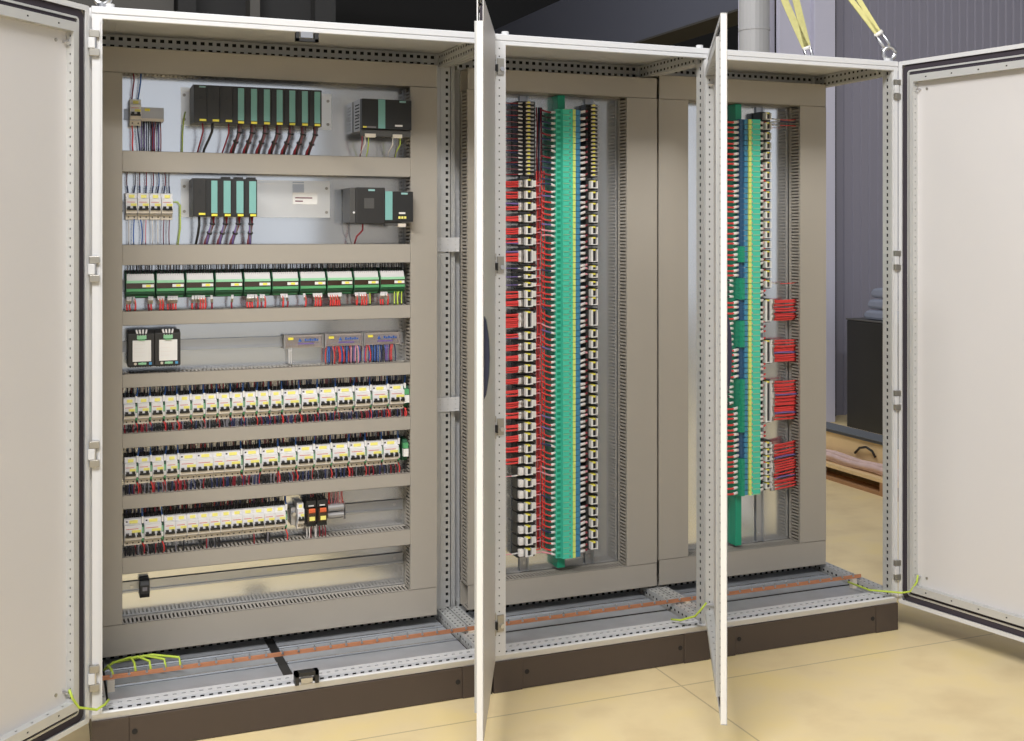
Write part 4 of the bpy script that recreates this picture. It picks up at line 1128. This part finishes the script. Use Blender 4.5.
# ------------------------------------------------------------------ lifting gear
def eyebolt(label, loc, rot):
    o = thing('eyebolt', label, 'eyebolt', loc, (0, 0, rot), group='lifting eyebolts')
    mb = MB(); mb.tube([(.022*math.cos(t), 0, .032+.022*math.sin(t)) for t in [2*math.pi*i/20 for i in range(21)]], .0072, bolt_m, 10); mb.build('eye', o, smooth=True)
    MB().cyl((0, 0, 0), (0, 0, .012), .014, bolt_m, 16).build('shank', o)
eyebolt('steel eyebolt on the front right roof corner', (2.784, .03, 2.101), -.36)
eyebolt('steel eyebolt on the rear right roof corner', (2.765, .47, 2.101), -.36)
eyebolt('steel eyebolt on the front left roof corner', (.030, .03, 2.101), -.36)
def sling(label, p0, p1, wd, tagc=False):
    o = thing('lifting_sling', label, 'lifting sling', p0, group='yellow lifting slings')
    p0 = Vector(p0); d = Vector(p1)-p0; L = d.length; d.normalize(); side = Vector((.93, -.37, 0)); side = (side-d*side.dot(d)).normalized(); th = d.cross(side).normalized()
    sh = MB(); sh.tube([d*.02*0, side*.012+d*.02, side*.012+d*.07], .006, bolt_m, 8); sh.tube([d*.0, side*-.012+d*.02, side*-.012+d*.07], .006, bolt_m, 8)
    sh.tube([side*-.016+d*.07, side*.016+d*.07], .008, white_m, 8); sh.build('shackle', o, smooth=True)
    for sgn in (-1, 1):
        mb = MB(); w = wd/2
        c = [d*.075+side*sgn*.004, d*(.075+(L-.075)*.3)+side*sgn*wd*.62, d*L*.75+side*sgn*wd*.5, d*L+side*sgn*wd*.45]
        for i in range(3):
            a_, b_ = c[i], c[i+1]; hw = w*.8
            P_ = [a_-side*hw-th*.003, a_+side*hw-th*.003, a_+side*hw+th*.003, a_-side*hw+th*.003, b_-side*hw-th*.003, b_+side*hw-th*.003, b_+side*hw+th*.003, b_-side*hw+th*.003]
            for q in ((0,3,2,1),(4,5,6,7),(0,1,5,4),(1,2,6,5),(2,3,7,6),(3,0,4,7)): mb.poly([P_[j] for j in q], strap_m)
        mb.build('strap', o)
    if tagc:
        mb = MB(); a_, b_ = d*(L*.42), d*(L*.72); hw = wd*.35
        P_ = [a_-side*hw-th*.008, a_+side*hw-th*.008, b_+side*hw-th*.008, b_-side*hw-th*.008, a_-side*hw, a_+side*hw, b_+side*hw, b_-side*hw]
        for q in ((0,1,2,3),(4,7,6,5),(0,4,5,1),(1,5,6,2),(2,6,7,3),(3,7,4,0)): mb.poly([P_[j] for j in q], tealtag_m)
        mb.build('sling_tag', o)
sling('yellow sling hooked to the front right eyebolt', (2.784, .03, 2.148), (2.40, .16, 2.72), .022)
sling('yellow sling with teal tag hooked to the rear right eyebolt', (2.765, .47, 2.152), (2.42, .38, 2.80), .034, True)
sling('yellow sling hooked to the front left eyebolt', (.030, .03, 2.148), (.50, .20, 2.72), .022)

# ------------------------------------------------------------------ things in the background
pal = thing('wooden_pallet', 'pale wooden pallet on the floor behind the right cabinet', 'pallet', (4.2, .9, 0))
for k in range(5): MB().box(.0+.20*k, .15+.20*k, 0, 2.4, .075, .095, wood_m).build('deck_board', pal)
for k in range(4): MB().box(0, .95, .1+.70*k, .2+.70*k, .055, .075, woodd_m).build('stringer', pal)
for k in range(3): MB().box(.0+.40*k, .10+.40*k, 0, 2.4, 0, .018, woodd_m).build('bottom_board', pal)
for k in range(4): MB().box(.0, .10, .1+.70*k, .2+.70*k, .018, .055, woodd_m).build('block', pal)
cr = thing('plywood_crate', 'low plywood crate standing on the pallet', 'crate', (4.30, .95, .096))
MB().box(0, .02, 0, 2.3, 0, .165, wood_m).box(.2, .22, 0, 2.3, 0, .165, wood_m).box(.02, .20, 0, .02, 0, .165, wood_m).box(.02, .20, 2.28, 2.3, 0, .165, wood_m).box(.02, .20, .02, 2.28, 0, .01, wood_m).build('crate_wall', cr)
mb = MB(); mb.tube([(-.006, 1.00, .085), (-.02, 1.01, .12), (-.022, 1.06, .135), (-.02, 1.12, .12), (-.006, 1.18, .08)], .007, black_m, 8); mb.build('strap_handle', cr, smooth=True)
mb = MB()
for k in range(3): mb.tube([(4.262-.012*(k % 2), .95+.12*q, .112+.016*k+.006*math.sin(q*1.7+k)) for q in range(20)], .017, film_m, 8)
tag(mb.build('plastic_film', smooth=True), 'crumpled pinkish plastic film along the pallet edge', 'film')
tag(MB().box(4.285, 4.44, .93, 3.27, .2615, .274, foam_m).box(4.28, 4.43, 1.0, 3.2, .274, .285, foam_m).build('foam_sheet', bevel=.008), 'dark grey foam sheets covering the plywood crate', 'foam sheet')
cs = thing('equipment_case', 'tall black case standing behind the plywood crate', 'case', (5.42, 2.55, 0))
MB().box(0, .75, 0, 1.10, 0, .822, box_m).build('case_body', cs, bevel=.012); MB().box(-.004, .754, -.004, 1.104, .822, .834, plc_side).build('case_lid', cs, bevel=.004)
for k in range(3):
    z = .836+.080*k
    prof = [(.0, .0), (.02, -.001), (.3, -.001), (.6, -.001), (.62, .03), (.6, .072), (.3, .074+.03*(k == 2)), (.02, .068), (-.015, .035)]
    mb = MB(); mb.prism([(3.50-.02*k-p[0]*1.2, z+p[1]) for p in prof], 'x', 5.46+.015*k, 5.86, bag_m)
    tag(mb.build('folded_bag', bevel=.02), 'folded grey bag, %s of the stack on the black case' % ('lowest', 'middle', 'topmost')[k], 'bag', 'folded grey bags on the black case')

# ------------------------------------------------------------------ light, camera, colour
w = bpy.data.worlds.new('hall_light'); bpy.context.scene.world = w; w.use_nodes = True
nt = w.node_tree; bg = nt.nodes['Background']
tc = nt.nodes.new('ShaderNodeTexCoord'); sx = nt.nodes.new('ShaderNodeSeparateXYZ'); cr_ = nt.nodes.new('ShaderNodeValToRGB')
nt.links.new(tc.outputs['Generated'], sx.inputs[0]); nt.links.new(sx.outputs['Z'], cr_.inputs['Fac'])
# a bright hall: light walls and gates round the horizon, darker ceiling
cr_.color_ramp.elements[0].position = .0; cr_.color_ramp.elements[0].color = (.92, .95, 1, 1)
cr_.color_ramp.elements[1].position = .26; cr_.color_ramp.elements[1].color = (.15, .155, .17, 1)
e = cr_.color_ramp.elements.new(.13); e.color = (.88, .91, .97, 1)
nt.links.new(cr_.outputs['Color'], bg.inputs['Color']); bg.inputs['Strength'].default_value = .9
def area(name, loc, target, sx, sy, power, col):
    l = bpy.data.lights.new(name, 'AREA'); l.shape = 'RECTANGLE'; l.size = sx; l.size_y = sy; l.energy = power; l.color = col
    o = bpy.data.objects.new(name, l); C.objects.link(o); o.location = loc
    o.rotation_euler = (Vector(target)-Vector(loc)).to_track_quat('-Z', 'Y').to_euler()
    return o
area('hall_lamp', (-1.5, -4.0, 5.7), (1.4, 0, .8), 5.0, .30, 620, (1, .99, .985))
area('hall_lamp', (2.5, -7.5, 6.5), (1.4, 0, .8), 6.0, .6, 60, (1, .99, .985))
area('hall_lamp', (1.2, 4.0, 6.6), (4.6, 2.4, .3), 3.0, 1.0, 230, (1, .99, .985))  # added fill with no seen source, set to brighten the crate's side

sc = bpy.context.scene
cam = bpy.data.cameras.new('camera'); co = bpy.data.objects.new('camera', cam); C.objects.link(co); sc.camera = co
F, YAW, CX, CY, CZ, HY = 1160.70784, .38305062, -.1225676, -3.4403634, 1.46482, 233.32096
co.location = (CX, CY, CZ); co.rotation_euler = (math.pi/2, 0, -YAW)
cam.sensor_fit = 'HORIZONTAL'; cam.sensor_width = 36; cam.lens = F/1024*36
cam.shift_y = -(370.5-HY)/1024; cam.clip_start = .05; cam.clip_end = 100
sc.view_settings.view_transform = 'Standard'; sc.view_settings.look = 'None'; sc.view_settings.gamma = 1
sc.view_settings.use_curve_mapping = False; sc.view_settings.exposure = -0.12
